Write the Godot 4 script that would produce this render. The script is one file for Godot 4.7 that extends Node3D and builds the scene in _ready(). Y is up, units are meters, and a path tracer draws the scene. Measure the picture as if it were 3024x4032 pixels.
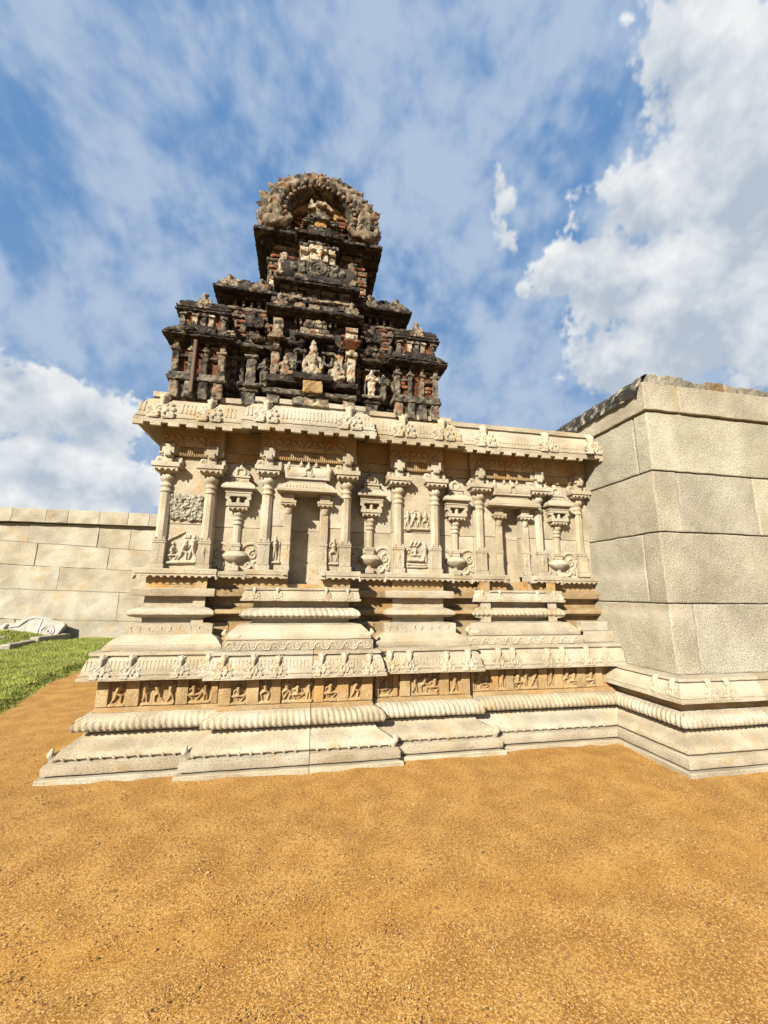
extends Node3D
# A carved granite shrine with a weathered brick and stucco tower, beside a plain granite hall.

var rng := RandomNumberGenerator.new()
var noi := FastNoiseLite.new()
var st: SurfaceTool
var ja := 0.0          # how far stone edges wander, in metres
var jf := 7.0          # how finely
var M := {}
var taken := {}
const EXPOSE := 2.75
const ZA := -4.192     # front line of the footing at the four bays
const ZB := -4.079
const ZC := -4.166
const ZD := -4.25
const ZR := -4.36      # the same line in the recesses between the bays

# ------------------------------------------------------------------ helpers
func thing(called: String, label: String, category: String, at := Vector3.ZERO, group := "") -> Node3D:
	var o := Node3D.new()
	o.name = numbered(called)
	add_child(o, true)
	o.position = at
	o.set_meta("label", label)
	o.set_meta("category", category)
	if group != "":
		o.set_meta("group", group)
	return o

func numbered(called: String) -> String:
	if not taken.has(called):
		taken[called] = 0
		return called
	taken[called] += 1
	return "%s_%03d" % [called, taken[called]]

func part(called: String, parent: Node) -> Node3D:
	var o := Node3D.new()
	o.name = called
	parent.add_child(o, true)
	return o

func beg() -> void:
	st = SurfaceTool.new()
	st.begin(Mesh.PRIMITIVE_TRIANGLES)
	st.set_smooth_group(-1)

func vx(p: Vector3) -> void:
	if ja > 0.0:
		var q := p * jf
		p += Vector3(noi.get_noise_3dv(q), noi.get_noise_3dv(q + Vector3(31.7, 5.1, 9.3)), noi.get_noise_3dv(q + Vector3(-17.3, 41.9, 2.2))) * ja
	st.add_vertex(p)

func quad(a: Vector3, b: Vector3, c: Vector3, d: Vector3) -> void:   # counter-clockwise seen from outside
	vx(a); vx(c); vx(b)
	vx(a); vx(d); vx(c)

func tri(a: Vector3, b: Vector3, c: Vector3) -> void:
	vx(a); vx(c); vx(b)

func fin() -> ArrayMesh:
	st.generate_normals()
	return st.commit()

func put(mesh: Mesh, called: String, m: Material, parent: Node, xf := Transform3D()) -> MeshInstance3D:
	var o := MeshInstance3D.new()
	o.name = called
	o.mesh = mesh
	o.material_override = m
	o.transform = xf
	parent.add_child(o, true)
	return o

func done(called: String, m: Material, parent: Node) -> MeshInstance3D:
	return put(fin(), called, m, parent)

func grid_of(h: float, step: float, b: float) -> PackedFloat32Array:
	var a := PackedFloat32Array([-h])
	var lo := -h
	var hi := h
	if b > 0.0:
		lo += b
		hi -= b
		a.append(lo)
	var n := maxi(1, int(ceil((hi - lo) / step)))
	for i in range(1, n + 1):
		a.append(lo + (hi - lo) * i / n)
	if b > 0.0:
		a.append(h)
	return a

func box(c: Vector3, s: Vector3, step := 0.2, b := 0.0, turn := Basis.IDENTITY) -> void:
	var h := s * 0.5
	b = minf(b, minf(h.x, minf(h.y, h.z)) * 0.8)
	var lim := h - Vector3(b, b, b)
	for a in 3:
		var u := (a + 1) % 3
		var v := (a + 2) % 3
		var gu := grid_of(h[u], step, b)
		var gv := grid_of(h[v], step, b)
		for sgn in [-1.0, 1.0]:
			for i in gu.size() - 1:
				for j in gv.size() - 1:
					var ps := []
					for k in [[0, 0], [1, 0], [1, 1], [0, 1]]:
						var p := Vector3.ZERO
						p[a] = sgn * h[a]
						p[u] = gu[i + k[0]]
						p[v] = gv[j + k[1]]
						if b > 0.0:
							var q := p.clamp(-lim, lim)
							p = q + (p - q).normalized() * b
						ps.append(c + turn * p)
					if sgn > 0.0:
						quad(ps[0], ps[1], ps[2], ps[3])
					else:
						quad(ps[3], ps[2], ps[1], ps[0])

# x0..x1, y0..y1, z0..z1
func bb(x0: float, x1: float, y0: float, y1: float, z0: float, z1: float, step := 0.2, b := 0.004) -> void:
	box(Vector3((x0 + x1) / 2, (y0 + y1) / 2, (z0 + z1) / 2), Vector3(absf(x1 - x0), absf(y1 - y0), absf(z1 - z0)), step, b)

# frustum with rectangular plan: bottom half sizes (ax, az) at y0, top half sizes (bx, bz) at y1
func frus(c: Vector3, ax: float, az: float, y0: float, bx: float, bz: float, y1: float, n := 3) -> void:
	var lo := [Vector3(-ax, y0, az), Vector3(ax, y0, az), Vector3(ax, y0, -az), Vector3(-ax, y0, -az)]
	var hi := [Vector3(-bx, y1, bz), Vector3(bx, y1, bz), Vector3(bx, y1, -bz), Vector3(-bx, y1, -bz)]
	for i in 4:
		var j := (i + 1) % 4
		for k in n:
			var t0 := float(k) / n
			var t1 := float(k + 1) / n
			quad(c + lo[i].lerp(lo[j], t0), c + lo[i].lerp(lo[j], t1), c + hi[i].lerp(hi[j], t1), c + hi[i].lerp(hi[j], t0))
	quad(c + hi[0], c + hi[1], c + hi[2], c + hi[3])
	quad(c + lo[3], c + lo[2], c + lo[1], c + lo[0])

# stacked square plan: rows of (half x, half z, y)
func stack(c: Vector3, rows: Array) -> void:
	for i in rows.size() - 1:
		var a: Vector3 = rows[i]
		var b: Vector3 = rows[i + 1]
		frus(c, a.x, a.y, a.z, b.x, b.y, b.z)

func lathe(c: Vector3, prof: Array, n := 12, zsq := 1.0, ribs := 0, ramp := 0.0, off := 0.0) -> void:
	st.set_smooth_group(1 if n > 8 else -1)
	var rows := []
	for p in prof:
		var row := PackedVector3Array()
		for i in n + 1:
			var t := TAU * (i + off) / n
			var r: float = p.x
			if ribs > 0:
				r *= 1.0 + ramp * absf(cos(t * ribs * 0.5))
			row.append(c + Vector3(sin(t) * r, p.y, cos(t) * r * zsq))
		rows.append(row)
	for k in prof.size() - 1:
		if n > 8:
			st.set_smooth_group(1 + k % 2 if absf(prof[k].y - prof[k + 1].y) < 0.001 else 1)
		for i in n:
			quad(rows[k][i], rows[k][i + 1], rows[k + 1][i + 1], rows[k + 1][i])
	st.set_smooth_group(-1)

# flat shape in x, y with thickness from z0 (back) to z1 (front)
func prism(poly: PackedVector2Array, z0: float, z1: float, xf := Transform3D()) -> void:
	if Geometry2D.is_polygon_clockwise(poly):
		poly.reverse()
	var ix := Geometry2D.triangulate_polygon(poly)
	for i in range(0, ix.size(), 3):
		var a := poly[ix[i]]
		var b := poly[ix[i + 1]]
		var c := poly[ix[i + 2]]
		if (b - a).cross(c - a) < 0.0:
			var t := b
			b = c
			c = t
		tri(xf * Vector3(a.x, a.y, z1), xf * Vector3(b.x, b.y, z1), xf * Vector3(c.x, c.y, z1))
		tri(xf * Vector3(a.x, a.y, z0), xf * Vector3(c.x, c.y, z0), xf * Vector3(b.x, b.y, z0))
	for i in poly.size():
		var p := poly[i]
		var q := poly[(i + 1) % poly.size()]
		quad(xf * Vector3(p.x, p.y, z0), xf * Vector3(q.x, q.y, z0), xf * Vector3(q.x, q.y, z1), xf * Vector3(p.x, p.y, z1))

# a band with a scalloped lower edge
func scallops(x0: float, x1: float, ytop: float, ylow: float, period: float, z0: float, z1: float, xf := Transform3D()) -> void:
	var n := maxi(2, int(round((x1 - x0) / period)))
	var poly := PackedVector2Array([Vector2(x1, ytop), Vector2(x0, ytop)])
	for i in n:
		for k in 5:
			var t := (i + k / 5.0) / n
			poly.append(Vector2(lerpf(x0, x1, t), ylow + (ytop - ylow) * 0.62 * absf(sin(PI * k / 5.0))))
	poly.append(Vector2(x1, ylow))
	prism(poly, z0, z1, xf)

# moulding: a profile of (outward offset, height) run along a plan line of (x, z); ribs = {p, a, s, k0, k1}
func sweep(poly: Array, prof_in: Array, step := 0.12, ribs := {}, oin := -0.62) -> void:
	var prof := prof_in.duplicate()
	prof.push_front(Vector2(oin, prof[0].y))
	prof.push_back(Vector2(oin, prof[prof.size() - 1].y))
	var nk := prof.size()
	var ne := poly.size() - 1
	var ns := []
	for e in ne:
		var dd: Vector2 = (poly[e + 1] - poly[e]).normalized()
		ns.append(Vector2(-dd.y, dd.x))
	# soft runs of the profile share a smooth group
	var group := []
	var g := 0
	for k in nk - 1:
		if k > 0:
			var d0: Vector2 = (prof[k] - prof[k - 1]).normalized()
			var d1: Vector2 = (prof[k + 1] - prof[k]).normalized()
			if d0.dot(d1) < 0.78:
				g += 1
		group.append(g)
	var corner := func(j: int, o: float) -> Vector2:
		var p: Vector2 = poly[j]
		if j > 0:
			p += ns[j - 1] * o
		if j < ne and (j == 0 or ns[j].dot(ns[maxi(j - 1, 0)]) < 0.5):
			p += ns[j] * o
		return p
	for e in ne:
		var n := maxi(1, int(ceil((poly[e + 1] - poly[e]).length() / step)))
		var rows := []
		for i in n + 1:
			var t := float(i) / n
			var row := PackedVector3Array()
			for k in nk:
				var a: Vector2 = corner.call(e, prof[k].x)
				var b: Vector2 = corner.call(e + 1, prof[k].x)
				var q := a.lerp(b, t)
				if not ribs.is_empty() and k >= ribs.k0 and k <= ribs.k1:
					var run: float = q.x if absf(ns[e].y) > 0.5 else q.y
					var hump := absf(sin(PI * (run / ribs.p + ribs.s * (k - ribs.k0))))
					q += ns[e] * ribs.a * (pow(hump, 0.7) - 0.8)
				row.append(Vector3(q.x, prof[k].y, q.y))
			rows.append(row)
		for i in n:
			for k in nk - 1:
				st.set_smooth_group((group[k] * 2 + e % 2) % 30)
				quad(rows[i][k], rows[i + 1][k], rows[i + 1][k + 1], rows[i][k + 1])
		st.set_smooth_group(-1)
		if e == 0:
			cap_end(rows[0], prof, false)
		if e == ne - 1:
			cap_end(rows[n], prof, true)

func cap_end(row: PackedVector3Array, prof: Array, flip: bool) -> void:
	var ix := Geometry2D.triangulate_polygon(PackedVector2Array(prof))
	for i in range(0, ix.size(), 3):
		if flip:
			tri(row[ix[i]], row[ix[i + 2]], row[ix[i + 1]])
		else:
			tri(row[ix[i]], row[ix[i + 1]], row[ix[i + 2]])

# ------------------------------------------------------------------ carving in relief
# strokes: [ax, ay, bx, by, ra, rb]; the stone rises roundly along each stroke
func relief(xf: Transform3D, w: float, h: float, strokes: Array, cell: float, zs := 1.0, keep := false) -> void:
	var nx := int(ceil(w / cell)) + 1
	var ny := int(ceil(h / cell)) + 1
	var hh := PackedFloat32Array()
	hh.resize(nx * ny)
	for s in strokes:
		var ax: float = s[0]
		var ay: float = s[1]
		var dx: float = s[2] - ax
		var dy: float = s[3] - ay
		var ra: float = s[4]
		var rb: float = s[5]
		var rm := maxf(ra, rb)
		var ll := dx * dx + dy * dy
		var i0 := clampi(int((minf(ax, ax + dx) - rm + w / 2) / cell), 0, nx - 1)
		var i1 := clampi(int((maxf(ax, ax + dx) + rm + w / 2) / cell) + 1, 0, nx - 1)
		var j0 := clampi(int((minf(ay, ay + dy) - rm) / cell), 0, ny - 1)
		var j1 := clampi(int((maxf(ay, ay + dy) + rm) / cell) + 1, 0, ny - 1)
		for j in range(j0, j1 + 1):
			for i in range(i0, i1 + 1):
				var px := i * cell - w / 2 - ax
				var py := j * cell - ay
				var t := 0.0
				if ll > 0.0:
					t = clampf((px * dx + py * dy) / ll, 0.0, 1.0)
				var r := ra + (rb - ra) * t
				var ex := px - dx * t
				var ey := py - dy * t
				var d2 := (ex * ex + ey * ey) / (r * r)
				if d2 < 1.0:
					var z := sqrt(1.0 - d2) * r * zs
					if z > hh[j * nx + i]:
						hh[j * nx + i] = z
	st.set_smooth_group(3)
	for j in ny - 1:
		for i in nx - 1:
			var a := hh[j * nx + i]
			var b := hh[j * nx + i + 1]
			var c := hh[(j + 1) * nx + i + 1]
			var d := hh[(j + 1) * nx + i]
			if keep or a + b + c + d > 0.0:
				var x := i * cell - w / 2
				var y := j * cell
				quad(xf * Vector3(x, y, a - 0.003), xf * Vector3(x + cell, y, b - 0.003), xf * Vector3(x + cell, y + cell, c - 0.003), xf * Vector3(x, y + cell, d - 0.003))
	st.set_smooth_group(-1)

const POSES := [
	[0, .91, 0, .76, 0, .5, -.06, .27, -.07, .03, .06, .27, .07, .03, -.17, .62, -.10, .5, .17, .62, .06, .68],
	[.02, .9, 0, .74, .03, .5, -.18, .38, -.1, .05, .2, .36, .12, .04, -.2, .7, -.22, .9, .2, .68, .28, .52],
	[.1, .9, .06, .72, -.04, .48, -.1, .25, -.24, .04, .16, .34, .14, .03, .2, .62, .3, .74, -.1, .62, -.2, .8],
	[0, .93, 0, .68, 0, .3, -.3, .28, -.05, .12, .3, .3, .12, .06, -.22, .5, -.24, .3, .2, .52, .14, .66],
	[0, .92, 0, .75, 0, .5, -.02, .27, -.15, .04, .1, .28, .16, .03, -.16, .85, -.1, 1.0, .15, .6, .22, .7]]

func figure(s: Array, cx: float, cy: float, h: float, pose: int, flip := 1.0) -> void:
	var q := []
	for i in 11:
		q.append(Vector2(cx + POSES[pose][i * 2] * h * flip, cy + POSES[pose][i * 2 + 1] * h))
	var j := func(a: int, b: int, r0: float, r1: float) -> void:
		s.append([q[a].x, q[a].y, q[b].x, q[b].y, r0 * h, r1 * h])
	j.call(0, 0, .085, .085)
	s.append([q[0].x, q[0].y + .06 * h, q[0].x, q[0].y + .12 * h, .06 * h, .03 * h])
	j.call(0, 1, .04, .05)
	j.call(1, 2, .125, .085)
	for k in [3, 5]:
		j.call(2, k, .085, .06)
		j.call(k, k + 1, .058, .04)
	for k in [7, 9]:
		j.call(1, k, .07, .045)
		j.call(k, k + 1, .043, .032)

func ring(s: Array, cx: float, cy: float, r: float, th: float, a0 := 0.0, a1 := 360.0, taper := 1.0) -> void:
	var n := maxi(4, int(absf(a1 - a0) / 30.0))
	for i in n:
		var p := deg_to_rad(lerpf(a0, a1, float(i) / n))
		var q := deg_to_rad(lerpf(a0, a1, float(i + 1) / n))
		s.append([cx + cos(p) * r, cy + sin(p) * r, cx + cos(q) * r, cy + sin(q) * r, th * lerpf(1, taper, float(i) / n), th * lerpf(1, taper, float(i + 1) / n)])

func curl(s: Array, cx: float, cy: float, r: float, th: float, a0: float, turns: float) -> void:
	var n := 9
	for i in n:
		var t0 := float(i) / n
		var t1 := float(i + 1) / n
		var p := deg_to_rad(a0) + TAU * turns * t0
		var q := deg_to_rad(a0) + TAU * turns * t1
		var r0 := r * (1.0 - 0.8 * t0)
		var r1 := r * (1.0 - 0.8 * t1)
		s.append([cx + cos(p) * r0, cy + sin(p) * r0, cx + cos(q) * r1, cy + sin(q) * r1, th * (1.0 - 0.4 * t0), th * (1.0 - 0.4 * t1)])

# horseshoe medallion under a lion mask, w wide and 1.35 w tall
func medallion(w: float, kind: int) -> ArrayMesh:
	var s := []
	ring(s, 0, .40 * w, .22 * w, .075 * w, -60, 240)
	if kind % 2 == 0:
		ring(s, 0, .40 * w, .10 * w, .05 * w)
	else:
		s.append([0, .32 * w, 0, .48 * w, .10 * w, .07 * w])
	for e in [-1.0, 1.0]:
		curl(s, e * .36 * w, .17 * w, .14 * w, .055 * w, 90 - e * 90, e * 1.2)
		curl(s, e * .38 * w, .47 * w, .11 * w, .05 * w, 90 - e * 90, e * 1.1)
		curl(s, e * .29 * w, .74 * w, .12 * w, .05 * w, 270, e * 1.1)
		s.append([e * .12 * w, .06 * w, e * .46 * w, .05 * w, .05 * w, .03 * w])
		s.append([e * .16 * w, .62 * w, e * .30 * w, .88 * w, .07 * w, .03 * w])
		s.append([e * .09 * w, 1.16 * w, e * .09 * w, 1.17 * w, .075 * w, .075 * w])
		s.append([e * .1 * w, .95 * w, e * .17 * w, 1.27 * w, .06 * w, .035 * w])
	s.append([0, .72 * w, 0, 1.0 * w, .10 * w, .16 * w])
	s.append([0, 1.0 * w, 0, 1.24 * w, .15 * w, .10 * w])
	beg()
	relief(Transform3D(), w * 1.06, w * 1.36, s, w / 24.0, 1.55)
	return fin()

# ------------------------------------------------------------------ a body or statue as one skin (surface nets over joined capsules)
func nets(bones: Array, cell: float, k := 0.02, xf := Transform3D()) -> void:
	var lo := Vector3(1e9, 1e9, 1e9)
	var hi := -lo
	for b in bones:
		var rm := maxf(b[2], b[3]) + 2.0 * cell
		for e in 2:
			lo = lo.min(b[e] - Vector3(rm, rm, rm))
			hi = hi.max(b[e] + Vector3(rm, rm, rm))
	var n := Vector3i(((hi - lo) / cell).ceil()) + Vector3i.ONE
	var f := PackedFloat32Array()
	f.resize(n.x * n.y * n.z)
	f.fill(1e3)
	for b in bones:
		var a: Vector3 = b[0]
		var d: Vector3 = b[1] - a
		var ll := maxf(d.length_squared(), 1e-9)
		var rm: float = maxf(b[2], b[3]) + 3.0 * cell + k
		var i0 := Vector3i(((a.min(a + d) - Vector3(rm, rm, rm) - lo) / cell).floor()).clamp(Vector3i.ZERO, n - Vector3i.ONE)
		var i1 := Vector3i(((a.max(a + d) + Vector3(rm, rm, rm) - lo) / cell).ceil()).clamp(Vector3i.ZERO, n - Vector3i.ONE)
		for z in range(i0.z, i1.z + 1):
			for y in range(i0.y, i1.y + 1):
				for x in range(i0.x, i1.x + 1):
					var p := lo + Vector3(x, y, z) * cell - a
					var t := clampf(p.dot(d) / ll, 0.0, 1.0)
					var v := (p - d * t).length() - lerpf(b[2], b[3], t)
					var at := (z * n.y + y) * n.x + x
					var w := f[at]
					if w > 900.0:
						f[at] = v
					else:
						var hh := maxf(k - absf(v - w), 0.0) / k
						f[at] = minf(v, w) - hh * hh * k * 0.25
	var vert := {}
	st.set_smooth_group(5)
	var sx := 1
	var sy := n.x
	var sz := n.x * n.y
	for z in n.z - 1:
		for y in n.y - 1:
			for x in n.x - 1:
				var at := (z * n.y + y) * n.x + x
				var cs := [f[at], f[at + sx], f[at + sy], f[at + sx + sy], f[at + sz], f[at + sx + sz], f[at + sy + sz], f[at + sx + sy + sz]]
				var neg := 0
				for c in cs:
					if c < 0.0:
						neg += 1
				if neg == 0 or neg == 8:
					continue
				var sum := Vector3.ZERO
				var cnt := 0
				for e in [[0, 1], [2, 3], [4, 5], [6, 7], [0, 2], [1, 3], [4, 6], [5, 7], [0, 4], [1, 5], [2, 6], [3, 7]]:
					var va: float = cs[e[0]]
					var vb: float = cs[e[1]]
					if (va < 0.0) != (vb < 0.0):
						var t := va / (va - vb)
						var pa := Vector3(e[0] & 1, (e[0] >> 1) & 1, e[0] >> 2)
						var pb := Vector3(e[1] & 1, (e[1] >> 1) & 1, e[1] >> 2)
						sum += pa.lerp(pb, t)
						cnt += 1
				vert[at] = xf * (lo + (Vector3(x, y, z) + sum / cnt) * cell)
	for at in vert:
		var a: float = f[at]
		for e in [[sx, sy, sz], [sy, sz, sx], [sz, sx, sy]]:
			var b: float = f[at + e[0]]
			if (a < 0.0) != (b < 0.0):
				var k1: int = at - e[1]
				var k2: int = at - e[1] - e[2]
				var k3: int = at - e[2]
				if vert.has(k1) and vert.has(k2) and vert.has(k3):
					if a < 0.0:
						quad(vert[at], vert[k1], vert[k2], vert[k3])
					else:
						quad(vert[k3], vert[k2], vert[k1], vert[at])
	st.set_smooth_group(-1)

# ------------------------------------------------------------------ textures and materials
func noise_bytes(n: int, sd: int, freq: float, oct: int, type := FastNoiseLite.TYPE_SIMPLEX_SMOOTH) -> PackedByteArray:
	var f := FastNoiseLite.new()
	f.seed = sd
	f.noise_type = type
	f.frequency = freq / n
	f.fractal_octaves = oct
	f.fractal_type = FastNoiseLite.FRACTAL_FBM if oct > 1 else FastNoiseLite.FRACTAL_NONE
	var im := f.get_seamless_image(n, n)
	im.convert(Image.FORMAT_L8)
	return im.get_data()

# dark..mid..light stone with fine grain, and two kinds of patches with an edge of their own
func stone_tex(n: int, sd: int, dark: Color, mid: Color, light: Color, coarse: float, grain: float, gamp: float, patch1: Color, th1: float, f1: float, patch2: Color, th2: float, f2: float) -> ImageTexture:
	var a := noise_bytes(n, sd, coarse, 5)
	var b := noise_bytes(n, sd + 1, grain, 3)
	var c := noise_bytes(n, sd + 2, f1, 5)
	var d := noise_bytes(n, sd + 3, f2, 5)
	var out := PackedByteArray()
	out.resize(n * n * 3)
	for i in n * n:
		var t := a[i] / 255.0 + (b[i] / 255.0 - 0.5) * gamp
		var col := dark.lerp(mid, clampf(t * 2.0, 0, 1)) if t < 0.5 else mid.lerp(light, clampf(t * 2.0 - 1.0, 0, 1))
		var p := clampf((c[i] / 255.0 + (b[i] / 255.0 - 0.5) * 0.35 - th1) * 6.0, 0, 1)
		if p > 0.0:
			col = col.lerp(patch1, p * patch1.a)
		p = clampf((d[i] / 255.0 + (b[i] / 255.0 - 0.5) * 0.4 - th2) * 8.0, 0, 1)
		if p > 0.0:
			col = col.lerp(patch2, p * patch2.a)
		var k := i * 3
		out[k] = int(clampf(col.r, 0, 1) * 255.0)
		out[k + 1] = int(clampf(col.g, 0, 1) * 255.0)
		out[k + 2] = int(clampf(col.b, 0, 1) * 255.0)
	return ImageTexture.create_from_image(Image.create_from_data(n, n, false, Image.FORMAT_RGB8, out))

func bump_tex(n: int, sd: int, freq: float, oct: int, strength: float) -> ImageTexture:
	var f := FastNoiseLite.new()
	f.seed = sd
	f.noise_type = FastNoiseLite.TYPE_SIMPLEX_SMOOTH
	f.frequency = freq / n
	f.fractal_octaves = oct
	f.fractal_gain = 0.6
	var im := f.get_seamless_image(n, n)
	im.convert(Image.FORMAT_RGBA8)
	im.bump_map_to_normal_map(strength)
	return ImageTexture.create_from_image(im)

func lin(r: float, g: float, b: float, a := 1.0) -> Color:      # real base colour to texture colour
	var c := Color(r, g, b, a).linear_to_srgb()
	c.a = a
	return c

func mat(key: String, tex: Texture2D, nrm: Texture2D, tile: float, ntile_same := true, nscale := 1.0, rough := 0.9) -> StandardMaterial3D:
	var m := StandardMaterial3D.new()
	m.albedo_texture = tex
	m.roughness = rough
	m.metallic_specular = 0.3
	if nrm:
		m.normal_enabled = true
		m.normal_texture = nrm
		m.normal_scale = nscale
	m.uv1_triplanar = true
	m.uv1_world_triplanar = true
	m.uv1_triplanar_sharpness = 4.0
	m.uv1_scale = Vector3.ONE / tile
	M[key] = m
	return m

func tint(key: String, f: float, warm := 0.0) -> StandardMaterial3D:      # a stone of the same kind, a little paler or darker
	var k := "%s %.2f %.2f" % [key, f, warm]
	if not M.has(k):
		var m: StandardMaterial3D = M[key].duplicate()
		m.albedo_color = lin(minf(f * (1.0 + warm), 1.0), f, f * (1.0 - 1.6 * warm))
		m.uv1_offset = Vector3(f * 3.1, warm * 7.0, f * 5.7)
		M[k] = m
	return M[k]

func stones(key: String, i: int) -> StandardMaterial3D:
	return tint(key, [1.0, 0.91, 0.97, 0.86, 0.94, 1.0, 0.89][i % 7], [0.0, 0.02, -0.02, 0.03, 0.01][i % 5])

func make_materials() -> void:
	var grain := bump_tex(1024, 11, 260, 3, 2.2)
	var chisel := bump_tex(1024, 12, 260, 3, 3.0)
	mat("stone", stone_tex(1024, 21, lin(0.2106, 0.1833, 0.1326), lin(0.312, 0.2808, 0.2106), lin(0.3783, 0.3471, 0.273), 6, 170, 1.1, lin(0.312, 0.2184, 0.1053, 0.5), .67, 9, lin(0.1482, 0.1326, 0.0975, 0.6), .70, 80), grain, 3.0, true, 1.2)
	mat("ochre", stone_tex(1024, 31, lin(0.1872, 0.1287, 0.0624), lin(0.2808, 0.2028, 0.1053), lin(0.351, 0.273, 0.1599), 7, 160, 1.0, lin(0.3276, 0.1755, 0.0546, 0.7), .57, 8, lin(0.1326, 0.1053, 0.0624, 0.65), .69, 55), grain, 2.9, true, 1.2)
	mat("granite", stone_tex(1024, 41, lin(0.195, 0.1755, 0.1287), lin(0.312, 0.2886, 0.2184), lin(0.3822, 0.3627, 0.2886), 3, 190, 1.9, lin(0.2964, 0.2496, 0.1638, 0.3), .70, 7, lin(0.1248, 0.117, 0.0897, 0.7), .62, 130), chisel, 3.1, true, 1.5)
	mat("wall", stone_tex(1024, 51, lin(0.2028, 0.1833, 0.1365), lin(0.312, 0.2847, 0.2184), lin(0.3666, 0.3471, 0.2808), 5, 150, 1.5, lin(0.3276, 0.234, 0.1131, 0.6), .67, 8, lin(0.1638, 0.1521, 0.117, 0.55), .67, 90), grain, 4.6, true, 1.0)
	mat("soot", stone_tex(1024, 61, lin(0.0094, 0.0086, 0.0078), lin(0.025, 0.0218, 0.0195), lin(0.0741, 0.064, 0.053), 10, 200, 0.8, lin(0.2106, 0.1716, 0.1209, 0.8), .70, 15, lin(0.1326, 0.0585, 0.0281, 0.7), .74, 15), chisel, 2.3, true, 2.0)
	mat("stucco", stone_tex(1024, 71, lin(0.0936, 0.078, 0.0585), lin(0.2496, 0.2067, 0.1443), lin(0.4056, 0.351, 0.2574), 12, 220, 0.8, lin(0.0273, 0.0234, 0.0203, 0.9), .56, 14, lin(0.2652, 0.1092, 0.0468, 0.8), .66, 12), chisel, 2.1, true, 2.0)
	mat("grey", stone_tex(1024, 81, lin(0.039, 0.0351, 0.0281), lin(0.1053, 0.0936, 0.0718), lin(0.2262, 0.1989, 0.1482), 14, 220, 0.9, lin(0.0172, 0.0156, 0.014, 0.9), .55, 12, lin(0.2808, 0.234, 0.156, 0.8), .66, 18), chisel, 1.9, true, 2.0)
	mat("brick", stone_tex(512, 91, lin(0.1326, 0.0484, 0.0234), lin(0.2418, 0.0897, 0.0406), lin(0.3276, 0.1638, 0.0858), 9, 120, 0.8, lin(0.0351, 0.0257, 0.0203, 0.9), .60, 8, lin(0.3432, 0.2808, 0.195, 0.8), .68, 10), chisel, 1.1, true, 1.6)
	mat("lichen", stone_tex(1024, 101, lin(0.0094, 0.0094, 0.0094), lin(0.0218, 0.0211, 0.0187), lin(0.0585, 0.0546, 0.0468), 10, 200, 0.8, lin(0.3276, 0.2886, 0.2106, 1), .57, 12, lin(0.0858, 0.0819, 0.0702, 0.8), .64, 30), chisel, 2.2, true, 1.8)
	mat("earth", stone_tex(2048, 111, lin(0.1755, 0.0842, 0.0172), lin(0.2847, 0.1482, 0.0335), lin(0.351, 0.2122, 0.064), 16, 420, 2.6, lin(0.156, 0.0764, 0.0203, 0.75), .58, 150, lin(0.39, 0.2808, 0.1404, 0.7), .62, 240), bump_tex(2048, 13, 760, 3, 4.0), 5.3, true, 0.4)
	mat("turf", stone_tex(512, 121, lin(0.078, 0.0936, 0.0218), lin(0.1404, 0.1716, 0.039), lin(0.2028, 0.2184, 0.0624), 8, 120, 0.8, lin(0.156, 0.1326, 0.0546, 0.6), .62, 9, lin(0.0468, 0.0702, 0.0156, 0.6), .6, 20), null, 4.0)
	var g := StandardMaterial3D.new()
	g.vertex_color_use_as_albedo = true
	g.roughness = 0.75
	g.backlight_enabled = true
	g.backlight = lin(0.078, 0.1092, 0.0234)
	g.cull_mode = BaseMaterial3D.CULL_DISABLED
	M["blade"] = g
	var pb := StandardMaterial3D.new()
	pb.vertex_color_use_as_albedo = true
	pb.roughness = 0.85
	M["pebble"] = pb
	mat("plaster", stone_tex(512, 131, lin(0.234, 0.1872, 0.1326), lin(0.4368, 0.3744, 0.2808), lin(0.5304, 0.4758, 0.3744), 9, 120, 0.7, lin(0.312, 0.1638, 0.0702, 0.8), .62, 9, lin(0.0468, 0.039, 0.0312, 0.9), .66, 12), chisel, 1.4, true, 1.5)
	var pm := StandardMaterial3D.new()
	pm.albedo_color = lin(0.0663, 0.0374, 0.0172)
	pm.roughness = 0.8
	M["pipe"] = pm
	mat("pale", stone_tex(512, 141, lin(0.2652, 0.2535, 0.2184), lin(0.3588, 0.3471, 0.3081), lin(0.4212, 0.4095, 0.3744), 6, 120, 1.0, lin(0.312, 0.2808, 0.2184, 0.4), .68, 8, lin(0.234, 0.2262, 0.2028, 0.5), .7, 50), grain, 2.2, true, 1.0)
	var lf := StandardMaterial3D.new()
	lf.albedo_color = lin(0.078, 0.1326, 0.0234)
	lf.roughness = 0.6
	lf.cull_mode = BaseMaterial3D.CULL_DISABLED
	M["leafm"] = lf

# ------------------------------------------------------------------ sky
func fbm(f: FastNoiseLite, p: Vector3) -> float:
	return f.get_noise_3dv(p)

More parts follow.
